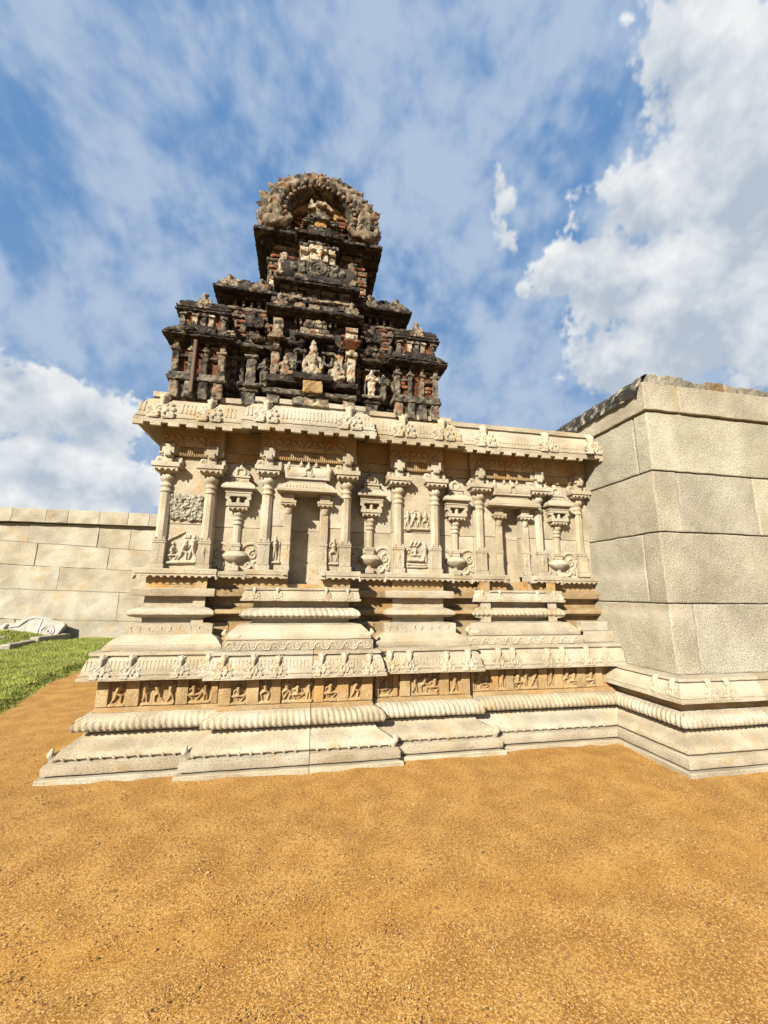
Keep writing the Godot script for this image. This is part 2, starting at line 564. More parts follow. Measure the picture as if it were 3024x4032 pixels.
func make_sky() -> ImageTexture:
	var w := 2560
	var h := 1280
	var f1 := FastNoiseLite.new()
	f1.seed = 5
	f1.frequency = 1.0
	f1.fractal_octaves = 5
	f1.fractal_gain = 0.55
	var f2 := FastNoiseLite.new()
	f2.seed = 9
	f2.frequency = 1.0
	f2.fractal_octaves = 2
	var f3 := FastNoiseLite.new()
	f3.seed = 14
	f3.frequency = 1.0
	f3.fractal_octaves = 5
	f3.fractal_gain = 0.55
	# heaps of cloud as (azimuth, elevation, half width, half height) in degrees; the ones in view first, then more of the same round the whole sky
	var heap := [[55, 31, 17, 12], [44, 37, 8, 5], [38, 38.5, 4.5, 3.2], [50, 42, 8, 6], [62, 42, 12, 14], [56, 52, 6, 5], [66, 25, 16, 11], [45, 28, 9, 5], [29.7, 49.2, 1.5, 1.9], [30.5, 47.0, 2.0, 2.2], [29.9, 45.2, 1.3, 1.6], [30.9, 43.6, 1.5, 1.7], [32.3, 38.1, 1.0, .9],
		[-31, 20, 7, 4.6], [-25, 20, 6, 4.6], [-36, 19, 6, 4.6], [-28, 13, 9, 4], [-38, 11, 10, 4.5], [-20, 12, 6, 3], [-31, 8, 20, 5]]
	var r := RandomNumberGenerator.new()
	r.seed = 77
	for i in 26:
		var az := 85.0 + i * 9.0 + r.randf_range(-4, 4)
		heap.append([az if az < 180.0 else az - 360.0, r.randf_range(6, 46), r.randf_range(5, 16), r.randf_range(3.5, 10)])
	var data := PackedFloat32Array()
	data.resize(w * h * 3)
	var half := h / 2
	for j in half + 8:
		var el := PI * 0.5 - PI * (j + 0.5) / h
		var ce := cos(el)
		var se := sin(el)
		var eld := rad_to_deg(el)
		var near := []
		for b in heap:
			if absf(eld - b[1]) < b[3] * 1.9 + 2.0:
				near.append(b)
		var up := clampf(se, 0.0, 1.0)
		var base := Vector3(.44, .56, .71).lerp(Vector3(.135, .29, .56), pow(clampf(up * 1.55, 0, 1), 0.55))
		for i in w:
			var az := wrapf(TAU * (i + 0.5) / w, -PI, PI)
			var azd := rad_to_deg(az)
			var d := Vector3(sin(az) * ce, se, -cos(az) * ce)
			var s := 1.0 / (maxf(se, 0.0) + 0.50)
			var q := Vector3(d.x * s, 0.0, d.z * s)
			var wv := f2.get_noise_3dv(q * 1.4)
			var e3 := d + Vector3(wv, wv * .5, -wv) * .06
			var n := f1.get_noise_3dv(Vector3(e3.x * 3.4, e3.y * 2.8, e3.z * 3.4)) * 0.66 + f1.get_noise_3dv(e3 * 9.0 + Vector3(0, 7, 0)) * 0.55 + f1.get_noise_3dv(e3 * 21.0 + Vector3(3, 0, 0)) * 0.20 + wv * 0.15
			var veil := clampf((n + 0.46) * 1.10, 0.0, 1.0)
			veil = veil * veil * (3.0 - 2.0 * veil)
			var col := base.lerp(Vector3(.485, .59, .745), veil * 0.86)
			var low := clampf(1.0 - up * 4.2, 0, 1)
			col = col.lerp(Vector3(.66, .72, .80), low * 0.6)
			# heaped clouds
			var best := -9.0
			var bsun := -9.0
			for b in near:
				var da: float = azd - b[0]
				if da > 180.0: da -= 360.0
				if da < -180.0: da += 360.0
				if absf(da) * ce > b[2] * 2.0 + 2.0:
					continue
				var ux: float = da * ce / (b[2] * 0.85)
				var uy: float = (eld - b[1]) / b[3]
				var big := minf(1.0, (b[2] + 1.6) / 4.6)
				best = maxf(best, (1.0 - sqrt(ux * ux + uy * uy)) * big)
				ux += 0.22
				uy += 0.3
				bsun = maxf(bsun, (1.0 - sqrt(ux * ux + uy * uy)) * big)
			if best > -0.9:
				var m := f3.get_noise_3dv(d * 7.0) * 0.62 + f3.get_noise_3dv(d * 24.0) * 0.30 + f3.get_noise_3dv(d * 60.0) * 0.22
				var fl := best + m
				var al := clampf(fl * 3.6, 0, 1)
				if al > 0.0:
					al = al * al * (3.0 - 2.0 * al)
					var ms := f3.get_noise_3dv((d + Vector3(-.03, .035, 0)) * 7.0) * 0.62 + f3.get_noise_3dv((d + Vector3(-.03, .035, 0)) * 24.0) * 0.30 + f3.get_noise_3dv(d * 60.0) * 0.22
					var lit := clampf(0.62 + (fl - (bsun + ms)) * 1.0 - clampf(fl, 0, 1.2) * 0.42, 0, 1)
					var cc := Vector3(.48, .55, .64).lerp(Vector3(.93, .94, .93), lit)
					col = col.lerp(cc, al * 0.94)
			var k := (j * w + i) * 3
			data[k] = col.x / EXPOSE
			data[k + 1] = col.y / EXPOSE
			data[k + 2] = col.z / EXPOSE
	var lowc := Vector3(.30, .24, .16) / EXPOSE
	for k in range((half + 8) * w * 3, w * h * 3, 3):
		data[k] = lowc.x
		data[k + 1] = lowc.y
		data[k + 2] = lowc.z
	return ImageTexture.create_from_image(Image.create_from_data(w, h, false, Image.FORMAT_RGBF, data.to_byte_array()))

# ------------------------------------------------------------------ scene
func _ready() -> void:
	rng.seed = 4
	noi.seed = 3
	noi.frequency = 1.0
	noi.fractal_octaves = 2
	var cam := Camera3D.new()
	cam.name = "camera"
	cam.transform = Transform3D(Basis(Vector3(.98106, .01038, .19345), Vector3(-.04740, .98105, .18777), Vector3(-.18770, -.19344, .96299)).orthonormalized(), Vector3(0, 1.6, 0))
	cam.fov = 103.404
	cam.near = 0.05
	cam.far = 2000.0
	add_child(cam)
	cam.current = true
	var env := Environment.new()
	env.background_mode = Environment.BG_SKY
	var sky := Sky.new()
	var pan := PanoramaSkyMaterial.new()
	pan.panorama = make_sky()
	sky.sky_material = pan
	env.sky = sky
	env.tonemap_mode = Environment.TONE_MAPPER_LINEAR
	env.tonemap_exposure = EXPOSE
	env.sdfgi_enabled = true
	env.ssao_enabled = true
	env.ssil_enabled = true
	var we := WorldEnvironment.new()
	we.name = "world"
	we.environment = env
	add_child(we)
	var sun := DirectionalLight3D.new()
	sun.name = "sun"
	sun.light_energy = 1.6
	sun.light_color = Color(1.0, 0.955, 0.885)
	sun.light_angular_distance = 0.9
	sun.shadow_enabled = true
	add_child(sun)
	var az := deg_to_rad(40.0)
	var el := deg_to_rad(31.0)
	sun.look_at_from_position(Vector3(-sin(az) * cos(el), sin(el), cos(az) * cos(el)) * 30.0, Vector3.ZERO)
	make_materials()
	make_ground()
	make_shrine()
	make_tower()
	make_hall()
	make_wall()
	make_lawn()
	make_small_things()

# ------------------------------------------------------------------ shrine
const PADMA := [Vector2(-.10, .142), Vector2(-.076, .148), Vector2(-.062, .165), Vector2(-.066, .187), Vector2(-.088, .208), Vector2(-.130, .230), Vector2(-.178, .249), Vector2(-.215, .268), Vector2(-.234, .288), Vector2(-.238, .306), Vector2(-.25, .308)]
const KUMUDA := [Vector2(-.262, .308), Vector2(-.262, .330), Vector2(-.200, .332), Vector2(-.165, .342), Vector2(-.150, .362), Vector2(-.148, .388), Vector2(-.156, .418), Vector2(-.178, .445), Vector2(-.212, .463), Vector2(-.255, .471), Vector2(-.262, .474)]
const KAPOTA := [Vector2(-.24, .757), Vector2(-.145, .768), Vector2(-.138, .772), Vector2(-.138, .800), Vector2(-.152, .803), Vector2(-.152, .815), Vector2(-.145, .817), Vector2(-.145, .829), Vector2(-.157, .832), Vector2(-.162, .87), Vector2(-.176, .92), Vector2(-.196, .962), Vector2(-.212, .966), Vector2(-.212, .982), Vector2(-.190, .985), Vector2(-.190, 1.016)]
const EAVE := [Vector2(-.60, 3.44), Vector2(-.50, 3.455), Vector2(-.42, 3.45), Vector2(-.36, 3.425), Vector2(-.315, 3.385), Vector2(-.292, 3.358), Vector2(-.262, 3.358), Vector2(-.255, 3.404), Vector2(-.275, 3.408), Vector2(-.275, 3.424), Vector2(-.266, 3.426), Vector2(-.266, 3.440), Vector2(-.280, 3.443), Vector2(-.284, 3.49), Vector2(-.302, 3.56), Vector2(-.332, 3.625), Vector2(-.365, 3.665), Vector2(-.40, 3.668), Vector2(-.40, 3.702), Vector2(-.378, 3.705), Vector2(-.376, 3.762), Vector2(-.39, 3.767)]

func base_run(shrine: Node3D) -> Array:
	# the plan line of each stone of a course, with the rank its ends hide behind
	return [
		[Vector2(-2.11, -7.9), Vector2(-2.11, -6.0)],
		[Vector2(-2.11, -5.996), Vector2(-2.11, ZA), Vector2(-.70, ZA)],
		[Vector2(-1.01, ZA - .25), Vector2(-1.01, ZB), Vector2(.128, ZB)],
		[Vector2(.134, ZB), Vector2(1.01, ZB), Vector2(1.01, ZC - .25)],
		[Vector2(.70, ZC), Vector2(2.11, ZC), Vector2(2.11, ZD - .25)],
		[Vector2(1.80, ZD), Vector2(3.80, ZD)]]

func make_shrine() -> void:
	var S := thing("stone_shrine", "pale carved granite shrine wall with pilasters and moulded plinth under the dark tower", "temple", Vector3.ZERO)
	ja = 0.004
	jf = 9.0
	var runs := base_run(S)
	var fronts_of := [ZA, ZA, ZB, ZB, ZC, ZD]
	var i := 0
	for run in runs:
		beg()
		sweep(run, [Vector2(.004, -.08), Vector2(0, .026), Vector2(-.006, .032)])
		done("footing_block", stones("stone", i + 1), S)
		beg()
		sweep(run, [Vector2(-.07, .032), Vector2(-.07, .046), Vector2(-.030, .050), Vector2(-.026, .056), Vector2(-.026, .118), Vector2(-.036, .120), Vector2(-.036, .132), Vector2(-.05, .134), Vector2(-.095, .142)])
		done("plinth_block", stones("stone", i), S)
		# lotus course: a row of wide petals with raised seams
		beg()
		var lot := {"p": .19, "a": .005, "s": -.10, "k0": 3, "k1": 7}
		sweep(run, PADMA, .03, lot)
		if i > 0:
			petals([-2.0, -1.98, -.92, .16, .78, 1.86][i], [0, -.96, .12, .93, 2.02, 3.42][i], fronts_of[i])
		done("lotus_block", stones("stone", i + 2), S)
		beg()
		sweep(run, KUMUDA, .0092, {"p": .055, "a": .024, "s": .10, "k0": 4, "k1": 9})
		done("ribbed_block", stones("stone", i + 3), S)
		beg()
		sweep(run, [Vector2(-.255, .474), Vector2(-.255, .492), Vector2(-.263, .494), Vector2(-.263, .508), Vector2(-.272, .512), Vector2(-.298, .514), Vector2(-.298, .757)])
		done("frieze_block", stones("ochre", i), S)
		i += 1
	# upturned corner leaves on the lotus course
	for c in [[-2.11, ZA, -1.0], [-1.01, ZB, -1.0], [1.01, ZB, 1.0], [2.11, ZC, 1.0]]:
		beg()
		var o := -.085
		var at := Vector3(c[0] - c[2] * -o * -1.0, 0, c[1] + o)
		at = Vector3(c[0] + c[2] * o, 0, c[1] + o)
		nets([[at + Vector3(-c[2] * .08, .185, -.02), at + Vector3(0, .165, 0), .03, .026], [at + Vector3(0, .165, 0), at + Vector3(c[2] * .022, .20, .02), .026, .022], [at + Vector3(c[2] * .022, .20, .02), at + Vector3(c[2] * .012, .245, .012), .022, .014], [at + Vector3(c[2] * .0, .12, .0), at + Vector3(0, .15, 0), .02, .02]], .012)
		done("corner_leaf", M["stone"], S)
	# lower cornice, each stone with its medallions
	var meds := [medallion(.165, 0), medallion(.165, 1), medallion(.15, 2)]
	var spots := [[], [-1.787, -1.538, -1.104, -.86], [-.70, -.426, -.194], [.219, .446, .698], [.93, 1.144, 1.553, 1.80], [2.198, 2.372, 2.802, 2.995, 3.313, 3.56]]
	var fronts := [ZA, ZA, ZB, ZB, ZC, ZD]
	for k in runs.size():
		beg()
		sweep(runs[k], KAPOTA)
		# fluting between the medallions
		if k > 0:
			var x0: float = [-2.0, -1.92, -.84, .16, .88, 2.0][k]
			var x1: float = [-2.0, -.93, .1, .82, 1.9, 3.6][k]
			var x := x0
			while x < x1:
				box(Vector3(x, .90, fronts[k] - .172), Vector3(.014, .085, .010), .1, .003, Basis(Vector3.RIGHT, -.25))
				x += .034
		var b := done("cornice_block", stones("stone", k), S)
		for s in spots[k].size():
			put(meds[s % 3], "medallion", stones("stone", k + 1), b, Transform3D(Basis(Vector3.RIGHT, -.27), Vector3(spots[k][s], .785, fronts[k] - .134)))
	frieze(S)
	upper_base(S)
	upper_wall(S)
	eaves(S)
	# the core behind the carved faces, and the roof slab
	ja = 0.0
	beg()
	bb(-1.50, 3.70, 0.0, 3.29, -7.6, -5.06, 2.0, .01)
	done("core_wall", M["ochre"], S)
	beg()
	bb(-1.70, 3.75, 3.29, 3.745, -7.7, -4.92, .8, .01)
	bb(-1.60, 3.75, 3.47, 3.74, -4.95, -4.70, .8, .01)
	done("roof_slab", M["granite"], S)
	ja = 0.004

# seams between the lotus petals and their curled tips along the hem
func petals(x0: float, x1: float, z: float) -> void:
	var x := x0 + .05
	var k := 0
	while x < x1 - .02:
		box(Vector3(x - .012, .162, z - .064), Vector3(.03, .022, .026), .1, .009, Basis(Vector3.FORWARD, .6))
		x += .098
		k += 1

func frieze(S: Node3D) -> void:
	# flat carved posts, front at offset -.266, with figures between them
	var rows := [
		[ZA, [[-1.84, -1.74], [-1.59, -1.476], [-1.147, -1.044], [-.83, -.77]]],
		[ZB, [[-.744, -.631], [-.49, -.374], [-.257, -.166], [.159, .253], [.387, .502], [.639, .747]]],
		[ZC, [[.79, .832], [.985, 1.03], [1.058, 1.168], [1.495, 1.6], [1.744, 1.845]]],
		[ZD, [[1.89, 1.929], [2.121, 2.223], [2.316, 2.41], [2.726, 2.833], [2.93, 3.039], [3.226, 3.338], [3.47, 3.56]]]]
	var n := 0
	for row in rows:
		var z: float = row[0]
		var posts: Array = row[1]
		for p in posts:
			beg()
			bb(p[0], p[1], .518, .756, z - .31, z - .266, .08, .004)
			var s := []
			var w: float = p[1] - p[0]
			ring(s, 0, .12, w * .16, .008)
			for e in 7:
				curl(s, (.2 if e % 2 else -.2) * w, .03 + e * .029, w * .2, .007, 90 * e, 1.0 if e % 2 else -1.0)
			relief(Transform3D(Basis(), Vector3((p[0] + p[1]) / 2, .52, z - .266)), w * .9, .23, s, .006, .8)
			done("frieze_post", stones("ochre", n), S)
			n += 1
		for k in posts.size() - 1:
			var x0: float = posts[k][1]
			var x1: float = posts[k + 1][0]
			var w := x1 - x0
			if w < .05:
				continue
			var s := []
			var cnt := clampi(int(round(w / .115)), 1, 3)
			var plain := rng.randi() % 5
			for f in cnt:
				var cx := (f + .5) / cnt * w - w / 2
				figure(s, cx, .022, .205 * rng.randf_range(.93, 1.04), (plain + f * 2) % 5, -1.0 if f % 2 else 1.0)
			if w > .25:
				curl(s, w * .35, .17, .03, .01, 0, 1.2)
				s.append([-w * .4, .05, -w * .25, .12, .012, .008])
			s.append([-w * .42, .012, w * .42, .012, .016, .016])
			beg()
			relief(Transform3D(Basis(), Vector3((x0 + x1) / 2, .516, z - .298)), w, .235, s, .006, 2.3)
			done("figure_panel", stones("ochre", n + k), S)

const UP_PLAIN := [
	["plinth_block", "stone", [Vector2(-.268, 1.016), Vector2(-.264, 1.022), Vector2(-.264, 1.052), Vector2(-.276, 1.056), Vector2(-.276, 1.070), Vector2(-.288, 1.076), Vector2(-.300, 1.095), Vector2(-.33, 1.123), Vector2(-.375, 1.146), Vector2(-.384, 1.152), Vector2(-.388, 1.154)], {}],
	["frieze_block", "stone", [Vector2(-.388, 1.154), Vector2(-.386, 1.252), Vector2(-.40, 1.257), Vector2(-.46, 1.262)], {}],
	["roll_block", "stone", [Vector2(-.50, 1.262), Vector2(-.50, 1.312), Vector2(-.46, 1.316), Vector2(-.408, 1.332), Vector2(-.388, 1.350), Vector2(-.388, 1.368), Vector2(-.402, 1.388), Vector2(-.45, 1.412), Vector2(-.50, 1.424)], {}],
	["band_block", "stone", [Vector2(-.50, 1.424), Vector2(-.50, 1.528), Vector2(-.404, 1.534), Vector2(-.400, 1.540), Vector2(-.400, 1.606), Vector2(-.408, 1.612), Vector2(-.49, 1.616)], {}]]
const UP_RICH := [
	["plinth_block", "stone", [Vector2(-.268, 1.016), Vector2(-.264, 1.022), Vector2(-.264, 1.105), Vector2(-.272, 1.109), Vector2(-.30, 1.111)], {}],
	["cushion_block", "stone", [Vector2(-.31, 1.111), Vector2(-.285, 1.118), Vector2(-.282, 1.140), Vector2(-.298, 1.175), Vector2(-.33, 1.21), Vector2(-.362, 1.235), Vector2(-.372, 1.25), Vector2(-.46, 1.262)], {}],
	["ribbed_block", "stone", [Vector2(-.50, 1.262), Vector2(-.50, 1.302), Vector2(-.45, 1.306), Vector2(-.405, 1.322), Vector2(-.386, 1.345), Vector2(-.39, 1.368), Vector2(-.412, 1.395), Vector2(-.455, 1.416), Vector2(-.50, 1.424)], {"p": .06, "a": .02, "s": .13, "k0": 4, "k1": 8}],
	["band_block", "stone", [Vector2(-.50, 1.424), Vector2(-.50, 1.488), Vector2(-.386, 1.494), Vector2(-.384, 1.516), Vector2(-.396, 1.518), Vector2(-.398, 1.55), Vector2(-.412, 1.592), Vector2(-.425, 1.594), Vector2(-.425, 1.606), Vector2(-.410, 1.608), Vector2(-.410, 1.628), Vector2(-.49, 1.632)], {}]]

func upper_base(S: Node3D) -> void:
	var small := [medallion(.105, 0), medallion(.105, 1)]
	# bays: x of the outer pilaster edges, front line, rich or plain
	var bays := [[-1.60, -1.02, ZA, false], [-.50, .50, ZB, true], [1.03, 1.62, ZC, false], [2.12, 3.10, ZD, true]]
	var n := 0
	for b in bays:
		var xl: float = b[0] - .51
		var xr: float = b[1] + .51
		var z: float = b[2]
		var back := ZR - .3
		var run := [Vector2(xl, back if n > 0 else -7.7), Vector2(xl, z), Vector2(xr, z), Vector2(xr, back)]
		var set_: Array = UP_RICH if b[3] else UP_PLAIN
		var q := 0
		for c in set_:
			beg()
			sweep(run, c[2], .0095 if not c[3].is_empty() else .1, c[3])
			var o := done(c[0], stones("stone", n * 3 + q), S)
			if c[0] == "band_block" and b[3]:
				var hw: float = (b[1] - b[0]) / 2 + .11
				for f in [-.80, -.42, .42, .80]:
					put(small[q % 2], "medallion", M["stone"], o, Transform3D(Basis(Vector3.RIGHT, -.2), Vector3((b[0] + b[1]) / 2 + f * hw, 1.498, z - .384)))
			if c[0] == "frieze_block" or (c[0] == "plinth_block" and b[3]):
				var wide: float = (b[1] - b[0]) + (.24 if not b[3] else .46)
				var s := []
				if b[3]:
					var kx := -wide / 2 + .05
					var e := 1.0
					while kx < wide / 2 - .04:
						ring(s, kx, .034, .036, .009, 0 if e > 0 else 180, 180 if e > 0 else 360)
						curl(s, kx, .04, .024, .008, 90, e)
						kx += .072
						e = -e
				else:
					var kx := -wide / 2 + .06
					while kx < wide / 2 - .05:
						figure(s, kx, .006, .085 * rng.randf_range(.85, 1.0), rng.randi() % 5, 1.0 if rng.randf() < .5 else -1.0)
						kx += rng.randf_range(.075, .12)
				beg()
				relief(Transform3D(Basis(), Vector3((b[0] + b[1]) / 2, 1.022 if b[3] else 1.16, z - (.264 if b[3] else .387))), wide, .095, s, .006, 1.3)
				done("carved_band", stones("stone", n + 1), o)
			if c[0] == "cushion_block":
				for e in [-1.0, 1.0]:
					beg()
					var cx: float = (xl if e < 0 else xr) + e * -.31
					var at := Vector3(cx, 0, z - .31)
					nets([[at + Vector3(-e * .10, 1.15, 0), at + Vector3(0, 1.145, 0), .03, .026], [at + Vector3(0, 1.145, 0), at + Vector3(e * .045, 1.175, .01), .026, .02], [at + Vector3(e * .045, 1.175, .01), at + Vector3(e * .03, 1.21, .01), .02, .014]], .011)
					done("upturned_end", M["stone"], o)
			q += 1
		# neck below the ledge, and the ledge with its scalloped hem; cut where a niche stands
		var cuts := [[xl, xr]]
		var nc: float = 0.0 if n == 1 else 2.64
		var nh: float = .165 if n == 1 else .145
		if b[3]:
			cuts = [[xl, nc - nh], [nc + nh, xr]]
		var ci := 0
		for c in cuts:
			var rr := []
			if c[0] == xl:
				rr = [Vector2(xl, back if n > 0 else -7.7), Vector2(xl, z), Vector2(c[1], z)]
				if c[1] == xr:
					rr.append(Vector2(xr, back))
			else:
				rr = [Vector2(c[0], z), Vector2(xr, z), Vector2(xr, back)]
			beg()
			sweep(rr, [Vector2(-.495, 1.61), Vector2(-.495, 1.742)])
			# shallow sunk panels
			var fx0: float = c[0] + (.52 if c[0] == xl else .02)
			var fx1: float = c[1] - (.52 if c[1] == xr else .02)
			box(Vector3((fx0 + fx1) / 2, 1.68, z - .497), Vector3((fx1 - fx0) * .75, .055, .012), .2, .003)
			done("neck_block", stones("ochre", n + ci), S)
			beg()
			sweep(rr, [Vector2(-.45, 1.742), Vector2(-.415, 1.746), Vector2(-.405, 1.758), Vector2(-.396, 1.766), Vector2(-.392, 1.808), Vector2(-.40, 1.815), Vector2(-.52, 1.82)])
			var lx0: float = c[0] + (.395 if c[0] == xl else .0)
			var lx1: float = c[1] - (.395 if c[1] == xr else .0)
			scallops(lx0, lx1, 1.756, 1.722, .07, z - .425, z - .402)
			if c[0] == xl:
				box(Vector3(lx0 + .006, 1.735, z - .43), Vector3(.022, .06, .06), .1, .006, Basis(Vector3.FORWARD, .3))
			if c[1] == xr:
				box(Vector3(lx1 - .006, 1.735, z - .43), Vector3(.022, .06, .06), .1, .006, Basis(Vector3.FORWARD, -.3))
			if b[3]:
				var ex: float = c[1] - .035 if c[0] == xl else c[0] + .035
				bb(ex - .034, ex + .034, 1.722, 1.806, z - .44, z - .388, .1, .006)
				lathe(Vector3(ex, 1.764, z - .388), [Vector2(0.0001, .0), Vector2(.024, 0)], 10)
				var s := []
				ring(s, 0, .03, .018, .007)
				s.append([0, .03, 0, .03, .009, .009])
				relief(Transform3D(Basis(), Vector3(ex, 1.734, z - .388)), .06, .06, s, .006, 1.0)
			done("ledge_block", stones("stone", n + ci), S)
			ci += 1
		n += 1
	# the recesses between the bays: the same courses, set back and plainer
	var run2 := [Vector2(-1.3, ZR), Vector2(3.95, ZR)]
	var q2 := 0
	for c in UP_PLAIN:
		beg()
		sweep(run2, c[2], .15)
		done(c[0], tint("ochre", .78, -.02), S)  # tint darkened to put the deep shade of the recesses into the colour
		q2 += 1
	beg()
	sweep(run2, [Vector2(-.495, 1.61), Vector2(-.495, 1.742)], .2)
	done("neck_block", stones("ochre", 2), S)
	for seg in [[-1.0, -.6], [.6, 1.1], [1.6, 2.15], [3.1, 3.9]]:
		beg()
		sweep([Vector2(seg[0], ZR), Vector2(seg[1], ZR)], [Vector2(-.45, 1.742), Vector2(-.415, 1.746), Vector2(-.405, 1.758), Vector2(-.396, 1.766), Vector2(-.392, 1.804), Vector2(-.52, 1.812)])
		scallops(seg[0], seg[1], 1.756, 1.722, .07, ZR - .425, ZR - .402)
		done("ledge_block", stones("stone", 1), S)
	# flower and figure in the recesses of the second frieze
	for f in [[-.775, 0], [.775, 3], [3.52, 3]]:
		var s := []
		if f[1] == 0:
			figure(s, 0, .0, .1, 0)
		elif f[0] > 3.0:
			figure(s, 0, .0, .1, 3)
			ring(s, 0, .05, .05, .006)
		else:
			for e in 8:
				s.append([0, .05, cos(e * PI / 4) * .035, .05 + sin(e * PI / 4) * .035, .012, .016])
		beg()
		relief(Transform3D(Basis(), Vector3(f[0], 1.16, ZR - .386)), .12, .1, s, .006, 1.2)
		done("carved_band", M["ochre"], S)
	beg()
	bb(3.40, 3.90, 1.02, 1.145, -4.9, ZR - .22, .15, .006)
	bb(3.44, 3.90, 1.147, 1.255, -4.9, ZR - .30, .15, .006)
	done("plinth_block", stones("stone", 2), S)

func pilaster_mesh_set() -> Dictionary:
	var d := {}
	ja = 0.0025
	beg()
	bb(-.064, .064, 1.875, 2.09, -.06, .062, .08, .004)
	bb(-.074, .074, 1.818, 1.872, -.06, .074, .08, .005)
	bb(-.070, .070, 2.092, 2.112, -.06, .070, .08, .005)
	bb(-.066, .066, 2.114, 2.134, -.06, .066, .08, .005)
	for e in [-1, 1]:
		box(Vector3(e * .045, 2.145, .052), Vector3(.022, .035, .022), .1, .008)
	d["base_block"] = fin()
	var s := []
	for e in 4:
		curl(s, (.014 if e % 2 else -.014), .03 + e * .045, .026, .008, 90, 1.2 if e % 2 else -1.2)
	beg()
	relief(Transform3D(Basis(), Vector3(0, 1.885, .062)), .1, .19, s, .006, .9)
	d["scroll_carving"] = fin()
	var t := []
	figure(t, 0, .01, .17, 0)
	beg()
	relief(Transform3D(Basis(), Vector3(0, 1.885, .062)), .1, .19, t, .006, .9)
	d["figure_carving"] = fin()
	beg()
	lathe(Vector3(0, 0, 0), [Vector2(.060, 2.134), Vector2(.060, 2.66)], 8, .95, 0, 0, .5)
	d["shaft"] = fin()
	beg()
	lathe(Vector3.ZERO, [Vector2(.058, 2.66), Vector2(.066, 2.664), Vector2(.066, 2.682), Vector2(.056, 2.686), Vector2(.054, 2.72), Vector2(.064, 2.726), Vector2(.064, 2.745), Vector2(.052, 2.752), Vector2(.05, 2.775), Vector2(.062, 2.785), Vector2(.078, 2.81), Vector2(.080, 2.826), Vector2(.068, 2.852), Vector2(.048, 2.866), Vector2(.05, 2.876)], 16)
	d["neck"] = fin()
	beg()
	stack(Vector3.ZERO, [Vector3(.055, .05, 2.868), Vector3(.085, .075, 2.888), Vector3(.128, .112, 2.925)])
	for k in 4:
		var xf := Transform3D(Basis(Vector3.UP, PI / 2 * k), Vector3.ZERO)
		scallops(-.125, .125, 2.925, 2.880, .062, .10 if k % 2 == 0 else .105, .122 if k % 2 == 0 else .118, xf)
	bb(-.145, .145, 2.927, 2.980, -.1, .138, .1, .006)
	d["capital"] = fin()
	beg()
	ja = .006
	for e in [-1.0, 1.0]:
		var c := []
		for k in 11:
			var a := PI * 1.5 * k / 10.0 - PI * .1
			c.append([Vector3(e * (.092 - .034 * cos(a)), 3.018 + .034 * sin(a), .02), Vector3(e * (.092 - .034 * cos(a + .4)), 3.018 + .034 * sin(a + .4), .02), .017, .015])
		c.append([Vector3(e * .06, 2.995, -.02), Vector3(e * .125, 2.995, -.02), .03, .035])
		c.append([Vector3(e * .11, 2.99, .0), Vector3(e * .115, 3.05, .0), .03, .025])
		nets(c, .012)
	bb(-.05, .05, 2.982, 3.09, -.08, .085, .06, .012)
	bb(-.036, .036, 3.05, 3.12, .0, .125, .05, .014)
	bb(-.062, .062, 3.092, 3.205, -.08, .105, .08, .006)
	bb(-.108, .108, 3.098, 3.195, -.08, .055, .08, .006)
	d["bracket"] = fin()
	ja = 0.004
	return d

func pilaster(S: Node3D, d: Dictionary, x: float, z: float, i: int, low := 0.0) -> void:
	var p := part("pilaster", S)
	p.position = Vector3(x, low, z)
	for k in ["base_block", "shaft", "neck", "capital", "bracket"]:
		put(d[k], k, stones("stone", i), p)
	put(d["scroll_carving" if i % 3 != 1 else "figure_carving"], "carving", stones("stone", i), p)

